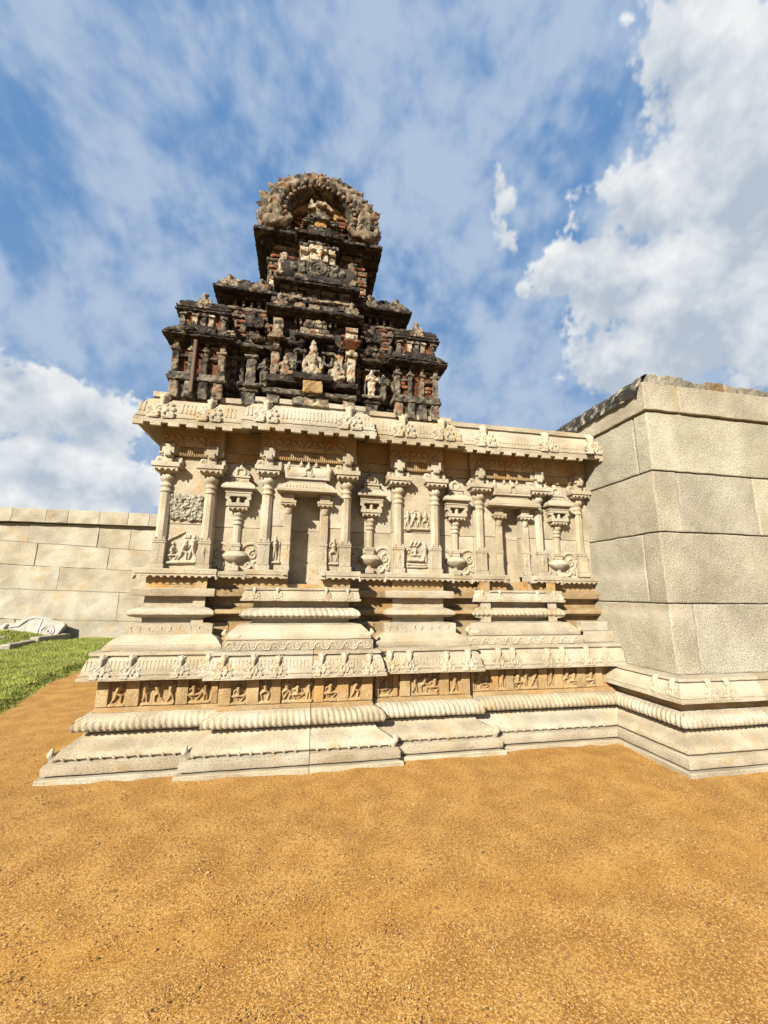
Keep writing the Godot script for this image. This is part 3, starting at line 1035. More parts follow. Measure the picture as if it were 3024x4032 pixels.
func panjara_meshes() -> Dictionary:
	var d := {}
	ja = .0025
	beg()
	bb(-.052, .052, 1.812, 1.872, -.05, .06, .1, .006)
	lathe(Vector3.ZERO, [Vector2(.036, 1.87), Vector2(.036, 1.90), Vector2(.055, 1.915)], 14)
	d["foot"] = fin()
	beg()
	lathe(Vector3.ZERO, [Vector2(.045, 1.905), Vector2(.09, 1.925), Vector2(.128, 1.962), Vector2(.134, 1.975)], 44, .72, 22, .10)
	lathe(Vector3.ZERO, [Vector2(.142, 1.973), Vector2(.146, 1.980), Vector2(.140, 1.988)], 32, .72)
	lathe(Vector3.ZERO, [Vector2(.134, 1.986), Vector2(.115, 2.01), Vector2(.075, 2.035), Vector2(.05, 2.045)], 44, .72, 22, .09)
	d["pot"] = fin()
	beg()
	bb(-.048, .048, 2.042, 2.082, -.04, .048, .1, .005)
	bb(-.058, .058, 2.084, 2.100, -.04, .056, .1, .004)
	bb(-.050, .050, 2.102, 2.130, -.04, .050, .1, .004)
	lathe(Vector3.ZERO, [Vector2(.044, 2.13), Vector2(.044, 2.34)], 8, .95, 0, 0, .5)
	lathe(Vector3.ZERO, [Vector2(.044, 2.34), Vector2(.054, 2.344), Vector2(.054, 2.36), Vector2(.044, 2.365), Vector2(.046, 2.39), Vector2(.056, 2.395), Vector2(.056, 2.41), Vector2(.044, 2.415), Vector2(.048, 2.43), Vector2(.070, 2.45), Vector2(.070, 2.466), Vector2(.052, 2.488), Vector2(.046, 2.494)], 14)
	d["shaft"] = fin()
	beg()
	stack(Vector3.ZERO, [Vector3(.05, .05, 2.49), Vector3(.112, .10, 2.535)])
	for k in 4:
		scallops(-.11, .11, 2.538, 2.498, .055, .09, .105, Transform3D(Basis(Vector3.UP, PI / 2 * k), Vector3.ZERO))
	bb(-.128, .128, 2.54, 2.582, -.05, .12, .1, .005)
	d["capital"] = fin()
	beg()
	for e in [-1.0, 1.0]:
		prism(PackedVector2Array([Vector2(e * .128, 2.583), Vector2(e * .075, 2.583), Vector2(e * .07, 2.605), Vector2(e * .10, 2.635), Vector2(e * .085, 2.655), Vector2(e * .138, 2.655), Vector2(e * .142, 2.63), Vector2(e * .115, 2.61)]), .03, .115)
	nets([[Vector3(0, 2.585, .085), Vector3(0, 2.60, .085), .022, .018], [Vector3(0, 2.60, .085), Vector3(0, 2.625, .085), .016, .02], [Vector3(0, 2.644, .085), Vector3(0, 2.65, .085), .012, .010]], .009)
	bb(-.142, .142, 2.656, 2.668, -.05, .12, .1, .003)
	bb(-.136, .136, 2.670, 2.690, -.05, .115, .1, .003)
	bb(-.148, .148, 2.692, 2.738, -.05, .124, .1, .006)
	d["pavilion"] = fin()
	beg()
	stack(Vector3.ZERO, [Vector3(.180, .165, 2.740), Vector3(.186, .170, 2.748), Vector3(.184, .168, 2.768), Vector3(.170, .155, 2.788), Vector3(.148, .13, 2.81), Vector3(.128, .11, 2.822), Vector3(.120, .105, 2.826), Vector3(.120, .105, 2.836)])
	bb(-.098, .098, 2.838, 2.882, -.05, .085, .1, .004)
	bb(-.075, -.02, 2.846, 2.874, .08, .09, .1, .003)
	bb(.02, .075, 2.846, 2.874, .08, .09, .1, .003)
	bb(-.112, .112, 2.884, 2.908, -.05, .10, .1, .006)
	d["roof"] = fin()
	beg()
	prism(PackedVector2Array([Vector2(-.095, 2.91), Vector2(.095, 2.91), Vector2(.092, 2.95), Vector2(.07, 2.99), Vector2(.035, 3.015), Vector2(0, 3.03), Vector2(-.035, 3.015), Vector2(-.07, 2.99), Vector2(-.092, 2.95)]), -.05, .055)
	var s := []
	ring(s, 0, .045, .05, .018, -30, 210)
	curl(s, -.065, .03, .03, .012, 0, -1)
	curl(s, .065, .03, .03, .012, 180, 1)
	s.append([0, .09, 0, .13, .02, .012])
	relief(Transform3D(Basis(), Vector3(0, 2.912, .055)), .19, .14, s, .006, 1.2)
	lathe(Vector3(0, 0, .02), [Vector2(.016, 3.02), Vector2(.028, 3.04), Vector2(.022, 3.06), Vector2(.012, 3.065), Vector2(.024, 3.085), Vector2(.012, 3.10), Vector2(.001, 3.12)], 12)
	d["finial"] = fin()
	ja = 0.004
	return d

func upper_wall(S: Node3D) -> void:
	# recess wall in two courses of large slabs
	var xs := [-1.15, -.52, .52, 1.06, 1.60, 2.14, 3.08, 3.95]
	for k in xs.size() - 1:
		if k == 5:      # the second niche opens here
			continue
		beg()
		bb(xs[k] + .002, xs[k + 1] - .002, 1.80, 2.306, -5.0, -4.87, .12, .004)
		done("wall_slab", stones("stone", k + 1), S)
		beg()
		bb(xs[k] + .002, xs[k + 1] - .002, 2.311, 3.075, -5.0, -4.868, .12, .004)
		done("wall_slab", stones("stone", k), S)
		beg()
		bb(xs[k] + .002, xs[k + 1] - .002, 3.078, 3.188, -5.0, -4.845, .12, .004)
		done("beam_block", stones("ochre", k), S)
		beg()
		bb(xs[k] + .002, xs[k + 1] - .002, 3.191, 3.46, -5.0, -4.83, .12, .004)
		done("beam_block", stones("ochre", k + 1), S)
	var bays := [[-1.60, -1.02, ZA - .575, 0], [-.50, .50, ZB - .575, 1], [1.03, 1.62, ZC - .575, 2], [2.12, 3.10, ZD - .575, 3]]
	for b in bays:
		var z: float = b[2]
		var n: int = b[3]
		if n % 2 == 0:
			beg()
			bb(b[0], b[1], 1.80, 2.307, -4.95, z, .1, .005)
			done("wall_slab", stones("stone", n), S)
			beg()
			bb(b[0], b[1], 2.312, 3.075, -4.95, z + .002, .1, .005)
			done("wall_slab", stones("stone", n + 1), S)
		else:
			var nc: float = 0.0 if n == 1 else 2.64
			var nh: float = .158 if n == 1 else .138
			for e in [[b[0], nc - nh], [nc + nh, b[1]]]:
				beg()
				bb(e[0], e[1], 1.80, 2.307, -4.95, z, .1, .005)
				done("wall_slab", stones("stone", n), S)
				beg()
				bb(e[0], e[1], 2.312, 2.70, -4.95, z + .002, .1, .005)
				done("wall_slab", stones("stone", n + 1), S)
			beg()
			bb(b[0] + .01, b[1] - .01, 2.702, 3.075, -4.95, z + .001, .1, .005)
			done("wall_slab", stones("stone", n + 2), S)
			niche(S, nc, nh, z, n)
		# beam with a hanging fringe, and the carved course over it
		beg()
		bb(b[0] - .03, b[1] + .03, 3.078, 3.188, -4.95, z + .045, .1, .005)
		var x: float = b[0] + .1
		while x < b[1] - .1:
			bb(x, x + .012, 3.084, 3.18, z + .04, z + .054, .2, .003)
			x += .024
		done("beam_block", tint("ochre", .8), S)  # darker tint paints in some of the shade under the eave
		beg()
		bb(b[0] - .05, b[1] + .05, 3.191, 3.455, -4.95, z + .06, .1, .005)
		var s := []
		x = b[0] + .02
		var e2 := 1.0
		while x < b[1] - .02:
			var lx: float = x - (b[0] + b[1]) / 2
			curl(s, lx, .06, .045, .02, 90, e2)
			s.append([lx - .03 * e2, .02, lx + .05 * e2, .035, .02, .012])
			s.append([lx + .04 * e2, .06, lx + .06 * e2, .10, .014, .02])
			x += .12
			e2 = -e2
		relief(Transform3D(Basis(), Vector3((b[0] + b[1]) / 2, 3.2, z + .06)), b[1] - b[0] + .08, .12, s, .008, 1.4)
		done("carved_beam", stones("ochre", n + 2), S)
	# pilasters
	var d := pilaster_mesh_set()
	var i := 0
	for p in [[-1.542, ZA], [-1.08, ZA], [-.444, ZB], [.452, ZB], [1.10, ZC], [1.566, ZC], [2.198, ZD], [3.035, ZD], [3.665, -4.293]]:
		pilaster(S, d, p[0], p[1] - .575, i)
		i += 1
	# pot-and-pavilion pilasters in the recesses
	var q := panjara_meshes()
	i = 0
	for x in [-.775, .775, 1.875, 3.32]:
		var p := part("pot_pilaster", S)
		p.position = Vector3(x, 0, -4.868)
		for k in q:
			put(q[k], k, stones("stone", i + 2), p)
		i += 1
		# leaf scrolls rising from the pot
		var s := []
		for e in [-1.0, 1.0]:
			ring(s, e * .17, .20, .10, .020, 90 - e * 70, 90 + e * 80, .7)
			curl(s, e * .19, .17, .055, .018, 90, e * 1.3)
			s.append([e * .05, .24, e * .12, .30, .018, .012])
			curl(s, e * .14, .05, .045, .02, 270, e * 1.1)
			curl(s, e * .23, .07, .04, .018, 270, -e * 1.1)
			s.append([e * .27, .20, e * .24, .10, .02, .016])
		beg()
		relief(Transform3D(Basis(), Vector3(x, 1.83, -4.868)), .58, .36, s, .0075, 1.3)
		done("leaf_scroll", stones("stone", i), S)
	# carved scenes on the bays
	scene_panel(S, -1.31, 1.865, .34, .39, ZA - .575, 0)
	scene_panel(S, 1.333, 2.335, .33, .30, ZC - .573, 1)
	scene_panel(S, 1.333, 1.885, .30, .34, ZC - .575, 2)
	for x in [-.325, .325]:
		scene_panel(S, x, 1.885, .11, .34, ZB - .575, 3)
	# rough unfinished stone over the first scene
	ja = .03
	jf = 24.0
	beg()
	bb(-1.475, -1.145, 2.36, 2.64, ZA - .62, ZA - .545, .016, .012)
	done("rough_block", tint("granite", 1.0, -.03), S)
	ja = .004
	jf = 9.0

func scene_panel(S: Node3D, x: float, y: float, w: float, h: float, z: float, kind: int) -> void:
	var s := []
	match kind:
		0:
			figure(s, -.10, .04, .20, 3)
			figure(s, .01, .05, .22, 2)
			figure(s, .11, .06, .26, 4, -1.0)
			for e in 5:
				s.append([-.14 + e * .02, .27 + e * .012, -.10 + e * .025, .30 + e * .014, .014, .01])
			s.append([-.14, .02, .14, .03, .02, .022])
			for e in 6:
				s.append([.02 + .02 * (e % 3), .30 + .02 * (e / 3), .02 + .02 * (e % 3), .30 + .02 * (e / 3), .012, .012])
		1:
			for e in 4:
				figure(s, -.115 + e * .075, .035, .20, [4, 2, 4, 1][e], 1.0 if e % 2 else -1.0)
			ring(s, .0, .20, .06, .008, 20, 160)
			s.append([-.15, .02, .15, .02, .018, .018])
			s.append([-.13, -.0, -.10, 0, .016, .016])
		2:
			figure(s, -.02, .10, .18, 3)
			figure(s, .10, .06, .24, 0)
			s.append([-.10, .09, .07, .09, .025, .025])
			s.append([-.12, .04, .10, .035, .018, .018])
			s.append([-.12, .01, .12, .01, .014, .014])
			for e in 3:
				s.append([-.08 + e * .04, .26, -.06 + e * .05, .31, .014, .016])
			curl(s, -.1, .19, .04, .012, 0, 1.2)
		3:
			figure(s, 0, .05, .23, 1 if x > 0 else 0)
			ring(s, 0, .22, .05, .009, 0, 180)
			s.append([-.05, .05, -.05, .22, .007, .007])
			s.append([.05, .05, .05, .22, .007, .007])
			s.append([0, .27, 0, .32, .02, .005])
			s.append([-.05, .02, .05, .02, .016, .016])
	if kind < 3 :
		for e in 8:
			s.append([rng.randf_range(-.14, .14), rng.randf_range(.05, h - .05), rng.randf_range(-.14, .14), rng.randf_range(.05, h - .05), .0, .001])
	var clean := []
	for a in s:
		if a[4] > .002:
			clean.append(a)
	beg()
	relief(Transform3D(Basis(), Vector3(x, y, z)), w, h, clean, .006, 2.0)
	done("scene_panel", stones("stone", kind), S)

func niche(S: Node3D, nc: float, nh: float, z: float, n: int) -> void:
	var N := part("niche", S)
	var k := 1.0 if n == 1 else 1.06
	var dp := .20 if n == 1 else .115
	# back and floor
	beg()
	bb(nc - nh - .02, nc + nh + .02, 1.60, 2.29, z - dp - .10, z - dp, .1, .004)
	done("back_slab", stones("stone", n), N)
	beg()
	bb(nc - nh - .02, nc + nh + .02, 2.294, 2.72, z - dp - .10, z - dp, .1, .004)
	done("back_slab", stones("stone", n + 1), N)
	beg()
	bb(nc - nh - .03, nc + nh + .03, 1.55, 1.672, z - .30, z + .06, .1, .004)
	done("sill", stones("ochre", n), N)
	for e in [-1.0, 1.0]:
		beg()
		var x: float = nc + e * (nh + .048)
		bb(x - .047, x + .047, 1.82, 1.88, z - .03, z + .05, .1, .004)
		bb(x - .042, x + .042, 1.88, 2.45, z - .03, z + .040, .1, .004)
		bb(x - .047, x + .047, 2.10, 2.12, z - .03, z + .048, .1, .003)
		lathe(Vector3(x, 0, z + .01), [Vector2(.036, 2.45), Vector2(.044, 2.456), Vector2(.040, 2.48), Vector2(.05, 2.50), Vector2(.05, 2.515), Vector2(.036, 2.53)], 12)
		stack(Vector3(x, 0, z), [Vector3(.04, .045, 2.53), Vector3(.082, .085, 2.57)])
		scallops(x - .082, x + .082, 2.572, 2.54, .055, z + .07, z + .086)
		bb(x - .088, x + .088, 2.573, 2.605, z - .03, z + .095, .1, .005)
		bb(x - .06, x + .06, 2.607, 2.69, z - .03, z + .06, .06, .012)
		done("jamb_pilaster", stones("stone", n + (0 if e < 0 else 2)), N)
		var s := []
		curl(s, 0, .05, .03, .009, 90, e * 1.3)
		curl(s, 0, .12, .028, .009, 270, -e * 1.3)
		curl(s, 0, .18, .02, .008, 90, e * 1.3)
		beg()
		relief(Transform3D(Basis(), Vector3(x, 1.89, z + .04)), .08, .21, s, .006, .9)
		done("carving", stones("stone", n), N)
	var c := Vector3(nc, 0, z)
	beg()
	stack(c, [Vector3(.318 * k, .135, 2.692), Vector3(.334 * k, .150, 2.700), Vector3(.334 * k, .150, 2.728), Vector3(.315 * k, .132, 2.745), Vector3(.275 * k, .105, 2.785), Vector3(.235 * k, .085, 2.806), Vector3(.23 * k, .082, 2.815)])
	for e in 14:
		box(Vector3(nc + (e - 6.5) * .036 * k, 2.758, z + .125), Vector3(.012, .04, .012), .1, .003, Basis(Vector3.RIGHT, -.55))
	done("canopy", stones("stone", n), N)
	beg()
	bb(nc - .215 * k, nc + .215 * k, 2.817, 2.848, z - .03, z + .075, .1, .004)
	bb(nc - .245 * k, nc + .245 * k, 2.850, 2.876, z - .03, z + .105, .1, .006)
	# barrel roof with curled ends
	var prof := [Vector2(.09, 2.878), Vector2(.102, 2.90), Vector2(.103, 2.94), Vector2(.092, 2.975), Vector2(.07, 3.0), Vector2(.03, 3.015), Vector2(-.02, 3.018)]
	st.set_smooth_group(2)
	for j in prof.size() - 1:
		quad(Vector3(nc - .235 * k, prof[j].y, z + prof[j].x), Vector3(nc + .235 * k, prof[j].y, z + prof[j].x), Vector3(nc + .235 * k, prof[j + 1].y, z + prof[j + 1].x), Vector3(nc - .235 * k, prof[j + 1].y, z + prof[j + 1].x))
	st.set_smooth_group(-1)
	for e in [-1.0, 1.0]:
		var ex: float = nc + e * .225 * k
		nets([[Vector3(ex, 2.89, z + .06), Vector3(ex + e * .015, 2.97, z + .08), .038, .03], [Vector3(ex + e * .015, 2.97, z + .08), Vector3(ex - e * .005, 3.05, z + .05), .03, .016], [Vector3(ex, 2.89, z + .0), Vector3(ex, 2.99, z + .0), .04, .035]], .011)
	done("barrel_roof", stones("stone", n + 1), N)
	for e in [-.085, 0.0, .085]:
		beg()
		lathe(Vector3(nc + e * k, 0, z + .045), [Vector2(.012, 3.01), Vector2(.026, 3.03), Vector2(.024, 3.045), Vector2(.01, 3.055), Vector2(.012, 3.065), Vector2(.001, 3.08)], 10)
		done("finial", stones("stone", n), N)
	var s2 := []
	ring(s2, 0, .06, .035, .014, -30, 210)
	s2.append([0, .10, 0, .14, .03, .015])
	curl(s2, -.05, .03, .025, .011, 0, -1)
	curl(s2, .05, .03, .025, .011, 180, 1)
	beg()
	relief(Transform3D(Basis(), Vector3(nc, 2.88, z + .098)), .16, .16, s2, .006, 1.2)
	done("medallion", stones("stone", n), N)

func eaves(S: Node3D) -> void:
	var big := [medallion(.255, 1), medallion(.255, 0), medallion(.24, 2)]
	var runs := [
		[[Vector2(-2.11, -7.9), Vector2(-2.11, -6.0)], [], ZA],
		[[Vector2(-2.11, -5.99), Vector2(-2.11, ZA), Vector2(-.70, ZA)], [-1.59, -1.10], ZA],
		[[Vector2(-1.01, ZA - .3), Vector2(-1.01, ZB), Vector2(1.01, ZB), Vector2(1.01, ZC - .3)], [-.485, .442], ZB],
		[[Vector2(.70, ZC), Vector2(2.11, ZC), Vector2(2.11, ZD - .3)], [1.103, 1.60], ZC],
		[[Vector2(1.72, ZD), Vector2(3.78, ZD)], [2.19, 3.065], ZD],
		[[Vector2(3.47, ZD - .3), Vector2(3.47, ZD + .045), Vector2(4.15, ZD + .045)], [3.70], ZD + .045]]
	var spans := [[0, 0], [-1.86, -.78], [-.74, .74], [.79, 1.84], [1.88, 3.55], [3.73, 3.85]]
	var n := 0
	for r in runs:
		beg()
		sweep(r[0], EAVE, .1)
		if n == 2:      # a lower step at each end of the stone
			pass
		var b := done("eave_block", stones("stone", n), S)
		for s in r[1].size():
			put(big[(s + n) % 3], "medallion", stones("stone", n), b, Transform3D(Basis(Vector3.RIGHT, -.34), Vector3(r[1][s], 3.408, r[2] - .240)))
		# blocks left along the drip edge, and ribs of the soffit
		if n > 0:
			var x: float = spans[n][0] + (.0 if n != 5 else .05)
			var left := true
			while x < spans[n][1] - .02:
				var wd := minf(rng.randf_range(.10, .125), spans[n][1] - x)
				beg()
				bb(x, x + wd, 3.322, 3.366, r[2] - .30, r[2] - .257, .06, .006)
				done("drip_block", stones("stone", n), b)
				x += wd + rng.randf_range(.055, .075)
			beg()
			x = spans[n][0] + .14
			while x < spans[n][1]:
				box(Vector3(x, 3.405, r[2] - .375), Vector3(.035, .04, .16), .3, .008, Basis(Vector3.RIGHT, .62))
				x += .10
			done("soffit_ribs", stones("ochre", n), b)
		# fluting and the low relief between the medallions
		if n > 0 and n < 5:
			beg()
			var x: float = spans[n][0] + .05
			while x < spans[n][1] - .03:
				var clear := true
				for s in r[1]:
					if absf(x - s) < .16:
						clear = false
				if clear:
					box(Vector3(x, 3.545, r[2] - .300), Vector3(.02, .13, .012), .1, .004, Basis(Vector3.RIGHT, -.30))
				x += .042
			done("fluting", stones("stone", n), b)
		n += 1

# ------------------------------------------------------------------ tower (centre x 0, z -6.1)
var brick_meshes := []

func rough_box(x0: float, x1: float, y0: float, y1: float, z0: float, z1: float, step := .05) -> void:
	bb(x0, x1, y0, y1, z0, z1, step, .012)

# a ragged slab course round a square of half width w about the middle c
func slab(c: Vector3, w: float, d: float, y0: float, y1: float, step := .05) -> void:
	box(Vector3(c.x, (y0 + y1) / 2, c.z), Vector3(w * 2, y1 - y0, d * 2), step, .012)

func bricks(parent: Node3D, x0: float, x1: float, y0: float, y1: float, z: float, gaps: float, shape := 0) -> void:
	var y := y0
	var row := 0
	while y + .04 < y1:
		var x := x0 - rng.randf_range(0.0, .06)
		while x < x1:
			var k := rng.randi() % brick_meshes.size()
			var w: float = [.10, .13, .155, .12][k % 4]
			var inside := x > x0 - .03 and x + w < x1 + .04
			if shape == 1:      # under the horseshoe arch
				var ux := (absf(x + w / 2) + w * .4) / .47
				var uy := (y + .022 - 7.13) / .42
				inside = ux * ux + uy * uy < 1.0 or (y < 7.13 and absf(x + w / 2) < .42)
			if inside and rng.randf() > gaps:
				var o := put(brick_meshes[k], "brick", tint("brick", [.7, .48, .33, .56][rng.randi() % 4], [.0, .0, -.05][rng.randi() % 3]), parent)
				o.position = Vector3(x + w / 2, y + .02, z + rng.randf_range(-.02, .014))
				o.rotation = Vector3(rng.randf_range(-.03, .03), rng.randf_range(-.06, .06), rng.randf_range(-.03, .03))
			x += w + .008
		y += .047
		row += 1

# a rough dome roof of a small pavilion
func dome(c: Vector3, w: float, d: float, y0: float, h: float) -> void:
	var rows := []
	for k in 6:
		var t := k / 5.0
		var f := [1.0, 1.06, 1.0, .84, .58, .30][k] as float
		rows.append(Vector3(w * f, d * f, y0 + h * t))
	stack(c, rows)

func statue_mesh(kind: int) -> ArrayMesh:
	beg()
	var b := []
	if kind == 0:      # standing, arms before the chest
		b = [[Vector3(0, .03, .01), Vector3(0, .0, .03), .05, .055]]
		for e in [-1.0, 1.0]:
			b.append([Vector3(e * .022, .17, 0), Vector3(e * .024, .09, .005), .032, .024])
			b.append([Vector3(e * .024, .09, .005), Vector3(e * .022, .012, .0), .022, .016])
			b.append([Vector3(e * .022, .01, 0), Vector3(e * .024, .006, .03), .014, .012])
			b.append([Vector3(e * .05, .265, 0), Vector3(e * .066, .215, .01), .019, .015])
			b.append([Vector3(e * .066, .215, .01), Vector3(e * .018, .225, .045), .015, .012])
		b.remove_at(0)
		b.append([Vector3(0, .18, 0), Vector3(0, .215, 0), .04, .032])
		b.append([Vector3(0, .215, 0), Vector3(0, .262, 0), .034, .044])
		b.append([Vector3(0, .275, 0), Vector3(0, .29, .004), .016, .015])
		b.append([Vector3(0, .31, .006), Vector3(0, .318, .006), .025, .024])
		b.append([Vector3(0, .33, 0), Vector3(0, .36, 0), .022, .010])
		b.append([Vector3(0, .311, .03), Vector3(0, .306, .033), .006, .006])
		nets(b, .0105, .014)
	elif kind == 1:    # seated with a tall crown, the main image
		b.append([Vector3(0, .05, 0), Vector3(0, .10, 0), .085, .075])
		b.append([Vector3(0, .10, 0), Vector3(0, .21, .0), .062, .082])
		b.append([Vector3(-.05, .225, 0), Vector3(.05, .225, 0), .040, .040])
		for e in [-1.0, 1.0]:
			b.append([Vector3(e * .045, .05, .02), Vector3(e * .095, .04, .05), .05, .042])
			b.append([Vector3(e * .095, .04, .05), Vector3(e * .05, .0, .07), .036, .030])
			b.append([Vector3(e * .095, .22, 0), Vector3(e * .125, .145, .01), .036, .030])
			b.append([Vector3(e * .125, .145, .01), Vector3(e * .13, .08, .05), .028, .022])
			b.append([Vector3(e * .03, .322, .045), Vector3(e * .03, .322, .046), .011, .011])
			b.append([Vector3(e * .058, .31, .0), Vector3(e * .060, .285, .0), .014, .016])
		b.append([Vector3(0, .25, 0), Vector3(0, .28, .005), .032, .030])
		b.append([Vector3(0, .30, .008), Vector3(0, .33, .008), .052, .050])
		b.append([Vector3(0, .312, .06), Vector3(0, .30, .066), .010, .012])
		b.append([Vector3(-.018, .278, .052), Vector3(.018, .278, .052), .009, .009])
		b.append([Vector3(0, .36, 0), Vector3(0, .41, 0), .050, .042])
		b.append([Vector3(0, .41, 0), Vector3(0, .47, 0), .036, .016])
		b.append([Vector3(-.04, .365, .01), Vector3(.04, .365, .01), .018, .018])
		nets(b, .012, .018)
	else:              # broken seated image
		b.append([Vector3(0, .03, 0), Vector3(0, .07, 0), .075, .065])
		b.append([Vector3(0, .07, 0), Vector3(.005, .15, 0), .05, .062])
		b.append([Vector3(0, .17, 0), Vector3(.0, .20, .01), .022, .02])
		b.append([Vector3(0, .225, .01), Vector3(0, .24, .01), .036, .032])
		for e in [-1.0, 1.0]:
			b.append([Vector3(e * .04, .02, .02), Vector3(e * .10, .03, .05), .04, .032])
			b.append([Vector3(e * .065, .16, 0), Vector3(e * .10, .11, .01), .026, .022])
		nets(b, .012, .018)
	return fin()

func corner_pavilion(T: Node3D, sx: float, front: bool) -> Node3D:
	# built about its own middle; half width .29
	var K := part("corner_pavilion", T)
	K.position = Vector3(sx * 1.29, 0, 1.29 if front else -1.29)
	# the noise that wears the edges must differ between the two
	var o := Vector3.ZERO
	beg()
	slab(o, .255, .255, 3.70, 3.93)
	done("core", tint("grey", .8), K)
	for x in [-.23, -.075, .075, .23]:
		beg()
		rough_box(x - .05, x + .05, 3.70, 3.90, .22, .30, .04)
		done("foot_block", [tint("stucco", .75), M["grey"], tint("stucco", .6), M["grey"]][absi(int(x * 20)) % 4], K)
	beg()
	slab(o, .315, .315, 3.905, 3.955, .04)
	slab(o, .30, .30, 3.945, 4.0, .04)
	done("ledge", M["grey"], K)
	beg()
	slab(o, .225, .225, 3.99, 4.40)
	done("wall", tint("brick", .4, .0), K)
	var i := 0
	for x in [-.25, -.085, .07, .245]:
		beg()
		var w := .036 if i % 3 == 0 else .024
		rough_box(x - w, x + w, 4.0, 4.30, .20, .285, .03)
		rough_box(x - w - .02, x + w + .02, 4.27, 4.30, .2, .305, .03)
		rough_box(x - w + .006, x + w - .006, 4.30, 4.40, .2, .29, .03)
		done("pillar", [tint("stucco", .6), M["grey"], tint("grey", .8), tint("stucco", .75)][(i + (1 if sx > 0 else 0)) % 4], K)
		i += 1
	for e in [-1.0, 1.0]:
		for zz in [-.2, .06]:
			beg()
			rough_box(e * .285 - .04, e * .285 + .04, 4.0, 4.40, zz - .04, zz + .04, .04)
			done("pillar", tint("stucco", .55), K)
	for q in [-.168, .158]:
		beg()
		rough_box(q - .05, q + .05, 4.20, 4.225, .2, .275, .025)
		rough_box(q - .035, q + .035, 4.225, 4.25, .2, .255, .025)
		rough_box(q - .055, q + .055, 4.335, 4.36, .2, .275, .025)
		done("niche_frame", tint("grey", .9), K)
	bricks(K, -.22, -.10, 4.02, 4.26, .225, .3)
	bricks(K, .10, .21, 4.02, 4.28, .225, .3)
	beg()
	slab(o, .31, .31, 4.385, 4.42, .035)
	slab(o, .385, .385, 4.412, 4.436, .03)
	slab(o, .355, .355, 4.436, 4.452, .03)
	slab(o, .378, .378, 4.452, 4.472, .03)
	slab(o, .345, .345, 4.472, 4.49, .03)
	stack(o, [Vector3(.35, .35, 4.485), Vector3(.30, .30, 4.56), Vector3(.26, .26, 4.60)])
	slab(Vector3(0, 0, .08), .17, .27, 4.47, 4.575, .035)
	done("eave", M["soot"], K)
	beg()
	slab(o, .245, .245, 4.56, 4.83)
	done("neck", tint("brick", .5), K)
	for x in [-.225, -.09, .0, .09, .225]:
		beg()
		rough_box(x - .028, x + .028, 4.58, 4.74, .18, .272, .03)
		rough_box(x - .04, x + .04, 4.73, 4.765, .18, .29, .03)
		done("pillar", [M["grey"], M["stucco"], tint("stucco", .8), M["stucco"]][absi(int(x * 37)) % 4], K)
	beg()
	slab(o, .285, .285, 4.762, 4.782, .03)
	slab(o, .31, .31, 4.782, 4.806, .03)
	slab(o, .285, .285, 4.806, 4.826, .03)
	slab(o, .30, .30, 4.826, 4.85, .03)
	dome(o, .265, .265, 4.85, .18)
	slab(Vector3(0, 0, .02), .235, .255, 4.89, 4.915, .03)
	slab(Vector3(0, 0, .02), .21, .23, 4.93, 4.955, .03)
	lathe(o, [Vector2(.06, 5.0), Vector2(.035, 5.03), Vector2(.045, 5.045), Vector2(.02, 5.06)], 10)
	done("roof", M["soot"], K)
	put(med_dark, "medallion", tint("stucco", .85), K, Transform3D(Basis(Vector3.RIGHT, -.18), Vector3(0, 4.83, .305)))
	return K

var med_dark: ArrayMesh
var med_big: ArrayMesh

